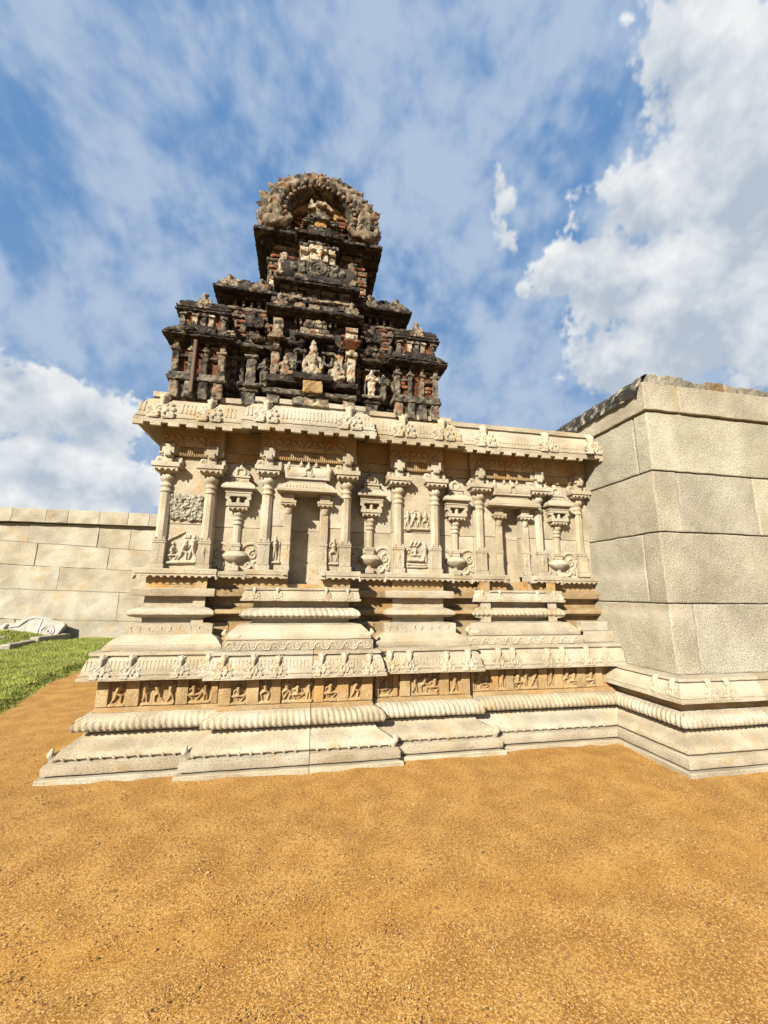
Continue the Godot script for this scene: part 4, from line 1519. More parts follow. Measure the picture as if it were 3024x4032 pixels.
func make_tower() -> void:
	var T := thing("brick_tower", "black weathered brick and stucco tower with statues and a horseshoe gable on the shrine roof", "tower", Vector3(0, 0, -6.1))
	ja = 0.0
	for w in [.10, .13, .155, .12]:
		ja = .007
		jf = 30.0
		beg()
		box(Vector3(w * 3.0, 0, 0), Vector3(w, .040, .09), .05, .007)
		var mm := fin()
		# bring it back to its own middle
		var arr := mm.surface_get_arrays(0)
		var vs: PackedVector3Array = arr[Mesh.ARRAY_VERTEX]
		for i in vs.size():
			vs[i].x -= w * 3.0
		arr[Mesh.ARRAY_VERTEX] = vs
		var am := ArrayMesh.new()
		am.add_surface_from_arrays(Mesh.PRIMITIVE_TRIANGLES, arr)
		brick_meshes.append(am)
	ja = .006
	jf = 22.0
	med_dark = medallion(.17, 0)
	med_big = medallion(.21, 1)
	ja = .015
	jf = 17.0
	# plain bodies
	beg()
	slab(Vector3.ZERO, 1.36, 1.36, 3.70, 4.66, .12)
	done("lower_wall", tint("soot", 1.0), T)
	beg()
	slab(Vector3.ZERO, 1.46, 1.46, 3.70, 3.80, .1)
	slab(Vector3.ZERO, 1.42, 1.42, 3.94, 4.0, .08)
	done("lower_ledge", M["grey"], T)
	beg()
	slab(Vector3.ZERO, 1.44, 1.44, 4.40, 4.47, .06)
	slab(Vector3.ZERO, 1.48, 1.48, 4.46, 4.52, .06)
	slab(Vector3.ZERO, 1.38, 1.38, 4.51, 4.60, .06)
	slab(Vector3.ZERO, 1.22, 1.22, 4.59, 4.72, .06)
	done("lower_cornice", M["soot"], T)
	# corner pavilions
	for e in [[-1.0, true], [1.0, true], [-1.0, false], [1.0, false]]:
		corner_pavilion(T, e[0], e[1])
	# slender pavilions between corner and middle, with a pillar under each
	for e in [-1.0, 1.0]:
		var P := part("slender_pavilion", T)
		P.position = Vector3(e * .725, 0, 1.48)
		beg()
		rough_box(-.075, .075, 3.70, 3.90, -.12, .06, .04)
		rough_box(-.105, .105, 3.86, 3.90, -.12, .085, .04)
		rough_box(-.13, .13, 3.91, 3.95, -.12, .12, .04)
		done("pedestal", M["grey"], P)
		beg()
		if e < 0.0:
			rough_box(-.055, .055, 3.95, 4.31, -.1, .03, .035)
			rough_box(-.085, .085, 4.31, 4.345, -.1, .06, .03)
		else:
			for q in [-.085, .085]:
				rough_box(q - .02, q + .02, 3.95, 4.30, -.1, .0, .035)
			rough_box(-.1, .1, 4.30, 4.335, -.1, .05, .03)
		done("pillar", M["grey"], P)
		beg()
		rough_box(-.05, .05, 4.34, 4.42, -.1, .02, .03)
		stack(Vector3(0, 0, -.02), [Vector3(.13, .12, 4.41), Vector3(.14, .13, 4.43), Vector3(.11, .10, 4.47), Vector3(.06, .06, 4.50)])
		rough_box(-.085, .085, 4.50, 4.53, -.1, .05, .03)
		rough_box(-.05, .05, 4.52, 4.62, -.1, .02, .03)
		rough_box(-.07, .07, 4.60, 4.63, -.1, .04, .03)
		done("canopy", tint("grey", .85), P)
		beg()
		prism(PackedVector2Array([Vector2(-.105, 4.72), Vector2(.105, 4.72), Vector2(.108, 4.80), Vector2(.085, 4.86), Vector2(.03, 4.90), Vector2(-.03, 4.90), Vector2(-.085, 4.86), Vector2(-.108, 4.80)]), -.14, .06)
		rough_box(-.06, .06, 4.62, 4.73, -.12, .02, .04)
		done("roof", M["soot"], P)
		put(med_dark, "medallion", tint("soot", 1.0), P, Transform3D(Basis(), Vector3(0, 4.70, .06)))
	for e in [-1.0, 1.0]:
		for q in [[.94, .035, "grey"], [.565, .03, "stucco"], [.84, .022, "grey"]]:
			beg()
			rough_box(e * q[0] - q[1], e * q[0] + q[1], 3.98, 4.34, 1.32, 1.42, .035)
			rough_box(e * q[0] - q[1] * 1.7, e * q[0] + q[1] * 1.7, 4.32, 4.36, 1.32, 1.45, .03)
			rough_box(e * q[0] - q[1] * .8, e * q[0] + q[1] * .8, 4.36, 4.42, 1.32, 1.41, .03)
			done("pillar", tint(q[2], .7), T)
		for q in [.52, .60, .72, .83, .93, 1.03, 1.12]:
			beg()
			rough_box(e * q - .035, e * q + .035, 4.72, 5.10, 1.02, 1.13, .035)
			rough_box(e * q - .06, e * q + .06, 5.08, 5.12, 1.02, 1.16, .03)
			rough_box(e * q - .03, e * q + .03, 5.12, 5.21, 1.02, 1.12, .03)
			done("pillar", tint("stucco", .5), T)
		for q in [.98, .56]:
			beg()
			prism(PackedVector2Array([Vector2(e * q - .10, 4.56), Vector2(e * q + .10, 4.56), Vector2(e * q + .10, 4.63), Vector2(e * q + .06, 4.70), Vector2(e * q, 4.74), Vector2(e * q - .06, 4.70), Vector2(e * q - .10, 4.63)]), 1.15, 1.40)
			done("small_gable", tint("soot", 1.0), T)
			put(med_dark, "medallion", tint("grey", .7), T, Transform3D(Basis(), Vector3(e * q, 4.545, 1.40)))
		for q in [.34, .44, .53, .62, .70]:
			beg()
			rough_box(e * q - .03, e * q + .03, 6.0, 6.40, .6, .72, .035)
			rough_box(e * q - .05, e * q + .05, 6.38, 6.42, .6, .74, .03)
			done("pillar", tint("stucco", .5), T)
	beg()
	slab(Vector3.ZERO, 1.17, 1.17, 4.715, 4.745, .05)
	slab(Vector3.ZERO, 1.14, 1.14, 4.745, 4.775, .05)
	done("upper_ledge", tint("grey", .8), T)
	tower_middle(T)
	tower_upper(T)
	tower_top(T)
	var lump := []
	ja = .03
	jf = 19.0
	for k in 5:
		beg()
		box(Vector3(k * 1.7, 0, 0), Vector3(.11, .07, .09), .03, .02)
		var arr := fin().surface_get_arrays(0)
		var vs: PackedVector3Array = arr[Mesh.ARRAY_VERTEX]
		for i in vs.size():
			vs[i].x -= k * 1.7
		arr[Mesh.ARRAY_VERTEX] = vs
		var am := ArrayMesh.new()
		am.add_surface_from_arrays(Mesh.PRIMITIVE_TRIANGLES, arr)
		lump.append(am)
	var R := part("broken_stucco", T)
	# [height, half width, front, how many]
	for q in [[4.50, 1.60, 1.62, 34], [4.62, 1.30, 1.33, 26], [4.79, 1.12, 1.16, 22], [4.86, 1.52, 1.50, 14], [5.03, .55, 1.66, 10], [5.47, 1.24, 1.25, 34], [5.57, 1.14, 1.16, 26], [5.66, 1.02, 1.04, 22], [5.74, .92, .93, 18], [5.84, .80, .84, 14], [6.80, .88, .90, 22], [3.83, 1.40, 1.44, 24], [4.02, 1.36, 1.42, 20]]:
		for k in q[3]:
			var x: float = rng.randf_range(-q[1], q[1])
			if q[0] == 4.86 and absf(x) < 1.06:
				x = (1.29 + rng.randf_range(-.24, .24)) * signf(x)
			var o := put(lump[rng.randi() % 5], "fragment", tint(["soot", "soot", "grey", "stucco", "soot"][rng.randi() % 5], [1.0, .8, .6][rng.randi() % 3]), R)
			o.position = Vector3(x, q[0] + rng.randf_range(-.015, .02), q[2] + rng.randf_range(-.07, .02))
			o.rotation = Vector3(rng.randf_range(-.3, .3), rng.randf_range(-.6, .6), rng.randf_range(-.2, .2))
			o.scale = Vector3(rng.randf_range(.5, 1.4), rng.randf_range(.4, 1.2), rng.randf_range(.6, 1.2))
	# a square pipe fixed down the front of the left pavilion
	ja = .004
	beg()
	rough_box(-1.345, -1.305, 3.74, 4.40, 1.60, 1.64, .2)
	done("pipe", M["pipe"], T)
	ja = .004

func tower_middle(T: Node3D) -> void:
	var B := part("middle_bay", T)
	var f := 1.68      # front of the bay
	beg()
	rough_box(-.50, .50, 3.70, 4.90, 1.2, f - .14, .08)
	done("wall", tint("soot", 1.0), B)
	for e in [[-.44, .07, "grey"], [-.16, .06, "grey"], [.0, .10, "stucco"], [.14, .05, "stucco"], [.43, .07, "stucco"]]:
		beg()
		rough_box(e[0] - e[1], e[0] + e[1], 3.70, 3.83, f - .2, f - .02, .05)
		done("foot_block", M[e[2]], B)
	beg()
	rough_box(-.52, .52, 3.815, 3.87, f - .2, f + .01, .04)
	done("sill", M["grey"], B)
	beg()
	rough_box(-.11, .11, 3.84, 3.99, f - .1, f + .05, .04)
	done("pedestal", tint("ochre", .8, .05), B)
	beg()
	rough_box(-.53, .53, 3.96, 4.03, f - .2, f + .0, .04)
	rough_box(-.23, .23, 3.99, 4.07, f - .1, f + .07, .035)
	rough_box(-.50, -.12, 4.02, 4.06, f - .15, f - .02, .035)
	rough_box(.12, .50, 4.01, 4.05, f - .15, f - .01, .035)
	done("platform", M["soot"], B)
	# side pillars: dark left one, pale right one
	beg()
	rough_box(-.49, -.40, 4.05, 4.40, f - .16, f - .03, .04)
	rough_box(-.51, -.38, 4.36, 4.39, f - .16, f + .0, .03)
	rough_box(-.48, -.41, 4.40, 4.50, f - .16, f - .03, .04)
	rough_box(-.54, -.35, 4.50, 4.53, f - .16, f + .03, .03)
	rough_box(-.50, -.38, 4.56, 4.82, f - .16, f - .05, .04)
	done("pillar", tint("stucco", .72), B)
	beg()
	rough_box(.40, .495, 4.05, 4.40, f - .16, f - .02, .05)
	rough_box(.375, .515, 4.385, 4.43, f - .16, f + .02, .04)
	rough_box(.41, .48, 4.42, 4.50, f - .16, f - .03, .04)
	done("pillar", tint("plaster", .82), B)
	beg()
	frus(Vector3(.445, 0, f - .08), .05, .06, 4.49, .105, .12, 4.56)
	rough_box(.345, .55, 4.555, 4.58, f - .2, f + .045, .03)
	done("capital", tint("brick", .55), B)
	for y in [4.585, 4.66, 4.735]:
		beg()
		rough_box(.37, .52, y, y + .062, f - .16, f - .03 - rng.randf() * .03, .04)
		done("plaster_block", tint("plaster", .75), B)
	bricks(B, .33, .52, 4.59, 4.80, f - .13, .1)
	bricks(B, -.52, -.36, 4.56, 4.80, f - .14, .5)
	# wall panels behind the images
	for e in [-1.0, 1.0]:
		beg()
		var x: float = e * .165
		rough_box(x - .06, x - .035, 4.07, 4.42, f - .16, f - .07, .04)
		rough_box(x + .035, x + .06, 4.07, 4.42, f - .16, f - .08, .04)
		rough_box(x - .07, x + .07, 4.25, 4.28, f - .16, f - .06, .03)
		rough_box(x - .075, x + .075, 4.40, 4.44, f - .16, f - .05, .03)
		done("niche_frame", tint("grey", 1.0), B)
		beg()
		rough_box(e * .29 - .06, e * .29 + .06, 4.05, 4.46, f - .16, f - .11, .05)
		done("wall_panel", M["stucco"] if e > 0 else M["grey"], B)
	# hood over the main image: tapering courses of brick and plaster
	beg()
	rough_box(-.24, .24, 4.565, 4.60, f - .16, f + .02, .03)
	done("hood", M["soot"], B)
	var y := 4.60
	var w := .225
	while y < 4.78:
		var x := -w
		while x < w - .02:
			var bw := minf(rng.randf_range(.08, .13), w - x)
			beg()
			rough_box(x, x + bw - .006, y, y + .052, f - .14, f - rng.randf_range(.0, .03), .05)
			done("hood_block", [M["grey"], M["stucco"], tint("stucco", .7)][rng.randi() % 3], B)
			x += bw
		y += .056
		w *= .80
	for k in 9:
		beg()
		var x := -.24 + k * .06
		rough_box(x - .014, x + .014, 4.785, 4.855, f - .14, f - .06, .03)
		done("small_pillar", [M["grey"], M["stucco"]][k % 2], B)
	# images
	put(statue_mesh(1), "statue", tint("plaster", .66), B, Transform3D(Basis().scaled(Vector3(.78, 1.0, .9)), Vector3(-.01, 4.07, f - .02)))
	var low := statue_mesh(2)
	put(low, "statue", tint("stucco", .8), B, Transform3D(Basis().scaled(Vector3(.85, 1.0, .9)), Vector3(-.325, 4.06, f - .07)))
	put(low, "statue", tint("plaster", .6), B, Transform3D(Basis(Vector3.UP, -.3), Vector3(.27, 4.045, f - .06)))
	var std := statue_mesh(0)
	put(std, "statue", tint("plaster", .95), B, Transform3D(Basis(), Vector3(.715, 3.952, 1.53)))
	put(std, "statue", tint("grey", .9), B, Transform3D(Basis(Vector3.UP, -.3), Vector3(.875, 3.945, 1.47)))
	put(std, "statue", tint("grey", .85), B, Transform3D(Basis(Vector3.UP, .3), Vector3(-.575, 3.96, 1.50)))
	# cornice of the bay
	beg()
	rough_box(-.50, .50, 4.85, 4.89, f - .3, f - .03, .035)
	rough_box(-.585, .585, 4.885, 4.925, f - .36, f + .05, .03)
	rough_box(-.55, .55, 4.92, 4.965, f - .36, f + .0, .03)
	rough_box(-.50, .50, 4.96, 5.01, f - .36, f - .05, .03)
	done("cornice", M["soot"], B)
	for x in [-.43, .43]:
		put(med_dark, "medallion", tint("stucco", .62), B, Transform3D(Basis(Vector3.RIGHT, -.2), Vector3(x, 4.90, f + .02)))
	for x in [-.2, -.03, .14]:
		beg()
		rough_box(x - .06, x + .07, 4.93, 5.0, f - .1, f + .015, .03)
		done("cornice_block", [tint("stucco", .7), M["grey"], tint("brick", .8)][absi(int(x * 30)) % 3], B)

func tower_upper(T: Node3D) -> void:
	beg()
	slab(Vector3.ZERO, 1.08, 1.08, 4.60, 5.40, .1)
	done("upper_wall", tint("soot", 1.0), T)
	var U := part("upper_brickwork", T)
	bricks(U, -1.08, -.55, 4.78, 5.24, 1.09, .12)
	bricks(U, .60, 1.08, 4.78, 5.24, 1.09, .2)
	beg()
	slab(Vector3.ZERO, 1.14, 1.14, 5.205, 5.25, .05)
	done("upper_ledge", tint("stucco", .62), T)
	for e in [-1.0, 1.0]:
		for k in 6:
			beg()
			var x: float = e * (.54 + k * .10)
			rough_box(x - .017, x + .017, 5.25, 5.34, 1.08, 1.16, .04)
			done("peg", tint("stucco", .6, .05), U)
	# wide eave, sloping up to a ragged edge
	beg()
	slab(Vector3.ZERO, 1.20, 1.20, 5.325, 5.375, .05)
	slab(Vector3.ZERO, 1.305, 1.305, 5.37, 5.42, .04)
	stack(Vector3.ZERO, [Vector3(1.285, 1.285, 5.415), Vector3(1.26, 1.26, 5.48), Vector3(1.20, 1.20, 5.56), Vector3(1.13, 1.13, 5.60)])
	done("upper_eave", M["soot"], T)
	beg()
	slab(Vector3.ZERO, 1.06, 1.06, 5.58, 5.64, .05)
	slab(Vector3.ZERO, 1.00, 1.00, 5.63, 5.70, .05)
	slab(Vector3.ZERO, .92, .92, 5.69, 5.76, .05)
	slab(Vector3.ZERO, .84, .84, 5.75, 5.90, .05)
	done("upper_roof", tint("soot", .9), T)
	for x in [-1.12, -.72, .72, 1.10]:
		put(med_big, "medallion", tint("stucco", .9 if x < -.8 else .55), T, Transform3D(Basis(Vector3.RIGHT, -.45), Vector3(x, 5.40, 1.30)))
	for e in [-1.0, 1.0]:
		beg()
		for k in 4:
			rough_box(e * (1.16 - k * .07) - .05, e * (1.16 - k * .07) + .05, 5.50 + k * .035, 5.60 + k * .04, .9, 1.16 - k * .03, .04)
		done("ragged_edge", M["soot"], T)
	# middle bay of the upper storey
	var B := part("upper_middle_bay", T)
	var f := 1.40
	beg()
	rough_box(-.44, .44, 4.95, 5.46, .9, f - .06, .07)
	done("wall", M["soot"], B)
	for r in [[5.0, 5.05, .46, f + .03, "grey"], [5.06, 5.13, .40, f - .01, "soot"], [5.135, 5.17, .47, f + .05, "grey"], [5.19, 5.26, .42, f, "soot"], [5.265, 5.305, .46, f + .04, "stucco"], [5.31, 5.38, .43, f, "grey"], [5.385, 5.43, .47, f + .05, "grey"]]:
		var x: float = -r[2]
		while x < r[2] - .03:
			var bw := minf(rng.randf_range(.14, .30), r[2] - x)
			beg()
			rough_box(x, x + bw - .007, r[0], r[1], f - .2, r[3] - rng.randf_range(0, .03), .04)
			done("course_block", tint(r[4], [1.0, .8, .9][rng.randi() % 3]), B)
			x += bw
	beg()
	rough_box(-.55, .55, 5.43, 5.475, f - .3, f + .12, .035)
	rough_box(-.52, .52, 5.47, 5.53, f - .3, f + .08, .035)
	rough_box(-.29, .30, 5.455, 5.55, f - .3, f + .14, .035)
	done("eave", M["soot"], B)
	# barrel roof with the round medallion
	beg()
	st.set_smooth_group(4)
	var prof := [Vector2(.06, 5.53), Vector2(.10, 5.58), Vector2(.11, 5.66), Vector2(.09, 5.74), Vector2(.03, 5.80), Vector2(-.08, 5.83), Vector2(-.3, 5.84)]
	for j in prof.size() - 1:
		for i in 16:
			var xa := lerpf(-.47, .47, i / 16.0)
			var xb := lerpf(-.47, .47, (i + 1) / 16.0)
			quad(Vector3(xa, prof[j].y, f + prof[j].x), Vector3(xb, prof[j].y, f + prof[j].x), Vector3(xb, prof[j + 1].y, f + prof[j + 1].x), Vector3(xa, prof[j + 1].y, f + prof[j + 1].x))
	st.set_smooth_group(-1)
	rough_box(-.48, .48, 5.52, 5.80, f - .3, f + .05, .06)
	done("barrel_roof", tint("soot", 1.0), B)
	ja = .006
	var s := []
	ring(s, 0, .12, .10, .022)
	ring(s, 0, .12, .055, .022)
	s.append([0, .12, 0, .12, .03, .03])
	for k in 20:
		var a := TAU * k / 20.0
		s.append([cos(a) * .135, .12 + sin(a) * .135, cos(a) * .135, .12 + sin(a) * .135, .016, .016])
	for e in [-1.0, 1.0]:
		curl(s, e * .21, .06, .05, .02, 90, e * 1.2)
		curl(s, e * .22, .17, .05, .02, 270, -e * 1.2)
		curl(s, e * .30, .10, .04, .018, 90, -e * 1.2)
	beg()
	relief(Transform3D(Basis(Vector3.RIGHT, -.05), Vector3(0, 5.545, f + .118)), .72, .26, s, .009, 1.5)
	done("medallion", tint("grey", 1.0), B)
	ja = .02
	for e in [-1.0, 1.0]:
		beg()
		nets([[Vector3(e * .46, 5.55, f + .04), Vector3(e * .46, 5.72, f + .06), .05, .04], [Vector3(e * .46, 5.72, f + .06), Vector3(e * .43, 5.85, f + .02), .045, .05], [Vector3(e * .43, 5.85, f + .02), Vector3(e * .49, 5.90, f), .04, .02], [Vector3(e * .46, 5.56, f + .06), Vector3(e * .50, 5.54, f + .10), .05, .03]], .02)
		done("lion_bracket", tint("stucco", 1.0 if e < 0 else .6), B)
	ja = .015

func tower_top(T: Node3D) -> void:
	# neck of brick, with pegs under the wide top slab
	var N := part("neck", T)
	beg()
	slab(Vector3.ZERO, .69, .69, 5.85, 6.72, .08)
	done("core", tint("soot", 1.0), N)
	bricks(N, -.70, -.27, 6.02, 6.46, .69, .1)
	bricks(N, .30, .70, 6.02, 6.42, .69, .15)
	for e in [-1.0, 1.0]:
		beg()
		rough_box(e * .49 - .22, e * .49 + .22, 6.46, 6.50, .5, .73, .04)
		done("ledge", tint("brick", .75), N)
		for k in 4:
			beg()
			var x: float = e * (.34 + k * .11)
			rough_box(x - .02, x + .02, 6.50, 6.60, .6, .69, .03)
			done("peg", tint("stucco", .65), N)
		beg()
		rough_box(e * .46 - .20, e * .46 + .20, 6.60, 6.66, .5, .74, .04)
		done("arch_band", tint("stucco", .7), N)
		beg()
		rough_box(e * .66 - .04, e * .66 + .04, 5.95, 6.12, .58, .72, .04)
		done("corner_block", M["plaster"], N)
	beg()
	slab(Vector3.ZERO, .80, .80, 6.655, 6.70, .05)
	slab(Vector3.ZERO, .945, .945, 6.69, 6.745, .035)
	slab(Vector3.ZERO, .90, .90, 6.735, 6.79, .04)
	done("top_slab", M["soot"], T)
	# barrel vault
	beg()
	st.set_smooth_group(6)
	var n := 22
	for i in n:
		var a0 := deg_to_rad(lerpf(-30, 210, float(i) / n))
		var a1 := deg_to_rad(lerpf(-30, 210, float(i + 1) / n))
		for k in 8:
			var z0 := lerpf(.60, -.9, k / 8.0)
			var z1 := lerpf(.60, -.9, (k + 1) / 8.0)
			quad(Vector3(cos(a0) * .72, 7.15 + sin(a0) * .60, z0), Vector3(cos(a0) * .72, 7.15 + sin(a0) * .60, z1), Vector3(cos(a1) * .72, 7.15 + sin(a1) * .60, z1), Vector3(cos(a1) * .72, 7.15 + sin(a1) * .60, z0))
	st.set_smooth_group(-1)
	rough_box(-.62, .62, 6.75, 7.5, -.86, .50, .2)
	done("barrel_vault", M["soot"], T)
	var G := part("horseshoe_gable", T)
	# ring: inner lip, beaded roll, broad carved band, outer edge
	beg()
	var secs := [Vector3(.0, .0, .55), Vector3(.0, .0, .86), Vector3(.10, .0, .93), Vector3(.22, .0, .90), Vector3(.42, .0, .95), Vector3(.75, .0, .94), Vector3(1.0, .0, .86), Vector3(1.0, .0, .55)]
	n = 44
	var at := func(i: int, s: Vector3) -> Vector3:
		var a := deg_to_rad(lerpf(-38, 218, float(i) / n))
		var p := Vector2(cos(a) * .465, 7.13 + sin(a) * .43)
		var q := Vector2(cos(a) * .80, 7.17 + sin(a) * .65)
		var r := p.lerp(q, s.x)
		return Vector3(r.x, maxf(r.y, 6.76), s.z)
	for i in n:
		for k in secs.size() - 1:
			quad(at.call(i, secs[k + 1]), at.call(i, secs[k]), at.call(i + 1, secs[k]), at.call(i + 1, secs[k + 1]))
	done("arch_band", tint("grey", .9), G)
	# beads along the inner lip, curled leaves on the band, flames round the rim
	ja = .008
	jf = 26.0
	beg()
	lathe(Vector3.ZERO, [Vector2(.001, -.034), Vector2(.026, -.024), Vector2(.036, 0), Vector2(.026, .024), Vector2(.001, .034)], 8)
	var bead := fin()
	beg()
	var s := []
	curl(s, 0, .06, .045, .024, 90, 1.2)
	s.append([-.03, .02, .04, .03, .03, .02])
	s.append([.03, .08, .05, .11, .022, .012])
	relief(Transform3D(Basis(), Vector3(0, -.05, 0)), .16, .15, s, .013, 1.3)
	var leaf := fin()
	beg()
	nets([[Vector3(0, -.02, 0), Vector3(.01, .05, .0), .045, .036], [Vector3(.01, .05, 0), Vector3(.03, .10, .02), .034, .012], [Vector3(-.02, .02, .03), Vector3(-.03, .06, .04), .024, .012]], .014)
	var flame := fin()
	for i in 25:
		var a := deg_to_rad(lerpf(-30, 210, i / 24.0))
		var o := put(bead, "bead", tint("stucco", [.7, .5, .6][i % 3], .03), G)
		o.position = Vector3(cos(a) * .515, 7.13 + sin(a) * .475, .935)
	for i in 17:
		var a := deg_to_rad(lerpf(-22, 202, i / 16.0))
		var o := put(leaf, "carved_leaf", tint(["stucco", "grey", "stucco"][i % 3], [.6, 1.0, .75][i % 3], .02), G)
		var kk := rng.randf_range(1.45, 1.8)
		o.position = Vector3(cos(a) * .655, 7.15 + sin(a) * .555, .94)
		o.rotation = Vector3(0, 0, a - PI / 2 + (.5 if a > PI / 2 else -.5))
		o.scale = Vector3(kk if a < PI / 2 else -kk, kk, 1.5)
	for i in 27:
		var a := deg_to_rad(lerpf(-26, 206, i / 26.0))
		var o := put(flame, "flame_leaf", tint("stucco", [.65, .4, .55, .32][(i * 5) % 4], .02), G)
		var kk := rng.randf_range(.95, 1.5)
		o.position = Vector3(cos(a) * .785, 7.165 + sin(a) * .63, .85 + rng.randf_range(-.03, .03))
		o.rotation = Vector3(0, 0, lerpf(a - PI / 2, 0.0, .35) + rng.randf_range(-.3, .3))
		o.scale = Vector3(kk if a < PI / 2 else -kk, kk, 1.0)
	# round flower at the crown
	s = []
	for k in 10:
		var a := TAU * k / 10.0
		s.append([cos(a) * .05, .1 + sin(a) * .05, cos(a) * .085, .1 + sin(a) * .085, .02, .028])
	s.append([0, .1, 0, .1, .05, .05])
	beg()
	relief(Transform3D(Basis(Vector3.RIGHT, .1), Vector3(.0, 7.60, .95)), .24, .21, s, .012, 1.2)
	done("flower", tint("stucco", .9, .04), G)
	# sea beasts at the two feet of the arch
	for e in [-1.0, 1.0]:
		beg()
		var c := Vector3(e * .62, 6.86, .92)
		nets([[c + Vector3(-e * .08, .0, 0), c + Vector3(e * .10, .0, 0), .085, .10], [c + Vector3(e * .10, .0, 0), c + Vector3(e * .20, .05, .0), .09, .05], [c + Vector3(e * .20, .05, 0), c + Vector3(e * .24, .16, 0), .05, .035], [c + Vector3(-e * .08, .0, .02), c + Vector3(-e * .19, .05, .05), .07, .04], [c + Vector3(-e * .19, .05, .05), c + Vector3(-e * .17, .14, .05), .035, .025], [c + Vector3(0, -.03, .06), c + Vector3(e * .05, -.1, .08), .035, .03]], .02)
		done("sea_beast", tint("stucco", .6, .03), G)
		for k in 7:
			var o := put(flame, "flame_leaf", tint("stucco", [.8, .6][k % 2]), G)
			o.position = Vector3(e * (.80 + .035 * sin(k * 1.1)), 6.82 + k * .085, .86)
			o.rotation = Vector3(0, 0, -e * .7)
			o.scale = Vector3(e * 1.1, 1.1, 1)
	ja = .02
	jf = 13.0
	# brick field within the arch
	var F := part("gable_brickwork", T)
	bricks(F, -.46, .46, 6.84, 7.36, .68, .06, 1)
	beg()
	rough_box(-.45, .45, 7.30, 7.56, .56, .71, .08)
	done("plaster_field", tint("ochre", .8, .14), F)
	# little pavilion standing before it
	var P := part("gable_pavilion", T)
	beg()
	rough_box(-.26, .26, 5.85, 6.62, .6, .90, .07)
	done("wall", M["soot"], P)
	for r in [[6.16, 6.22, .27, .97, "soot"], [6.26, 6.36, .25, .96, "plaster"], [6.40, 6.48, .27, .99, "plaster"], [6.49, 6.53, .29, 1.0, "grey"]]:
		var x: float = -r[2]
		var k := 0
		while x < r[2] - .02:
			var bw: float = minf([.13, .26, .13][k % 3], r[2] - x)
			beg()
			rough_box(x, x + bw - .008, r[0], r[1], .8, r[3] + (.05 if k % 3 == 1 else 0.0), .04)
			done("course_block", tint(r[4], [.95, 1.0, .85][k % 3]), P)
			x += bw
			k += 1
	put(statue_mesh(0), "statue", tint("plaster", .9, .04), P, Transform3D(Basis().scaled(Vector3(.6, .55, .6)), Vector3(.01, 6.24, 1.03)))
	for k in 6:
		beg()
		var x := -.22 + k * .088
		rough_box(x - .014, x + .014, 6.53, 6.60, .85, .96, .03)
		done("peg", tint("stucco", .8), P)
	beg()
	rough_box(-.29, .29, 6.60, 6.63, .5, 1.02, .03)
	rough_box(-.345, .345, 6.63, 6.66, .5, 1.06, .03)
	rough_box(-.31, .31, 6.66, 6.685, .5, 1.01, .03)
	rough_box(-.335, .335, 6.685, 6.71, .5, 1.04, .03)
	rough_box(-.29, .29, 6.71, 6.75, .5, .99, .03)
	rough_box(-.16, .16, 6.60, 6.74, .5, 1.10, .035)
	done("lower_roof", M["soot"], P)
	beg()
	rough_box(-.15, .15, 6.75, 6.97, .5, .92, .04)
	rough_box(-.09, .09, 6.75, 6.97, .5, .99, .04)
	done("upper_wall", tint("ochre", .7, .10), P)
	beg()
	rough_box(-.255, .255, 6.93, 6.965, .5, .97, .03)
	rough_box(-.225, .225, 6.965, 6.99, .5, .93, .03)
	rough_box(-.235, .235, 6.99, 7.015, .5, .95, .03)
	rough_box(-.11, .12, 6.94, 7.03, .5, 1.04, .03)
	done("upper_roof", M["grey"], P)
	beg()
	rough_box(-.14, .14, 7.02, 7.25, .5, .86, .04)
	rough_box(-.07, .07, 7.02, 7.25, .5, .92, .04)
	done("crown_wall", tint("stucco", .7, .06), P)
	beg()
	rough_box(-.17, .17, 7.12, 7.15, .5, .90, .03)
	done("crown_ledge", tint("grey", .9), P)
	beg()
	rough_box(-.19, .19, 7.235, 7.27, .5, .92, .03)
	rough_box(-.08, .09, 7.245, 7.30, .5, .98, .03)
	stack(Vector3(.0, 0, .80), [Vector3(.17, .10, 7.27), Vector3(.12, .09, 7.34), Vector3(.04, .06, 7.42)])
	frus(Vector3(-.15, 0, .84), .045, .07, 7.26, .012, .03, 7.45)
	done("crown", M["stucco"], P)
	ja = .015

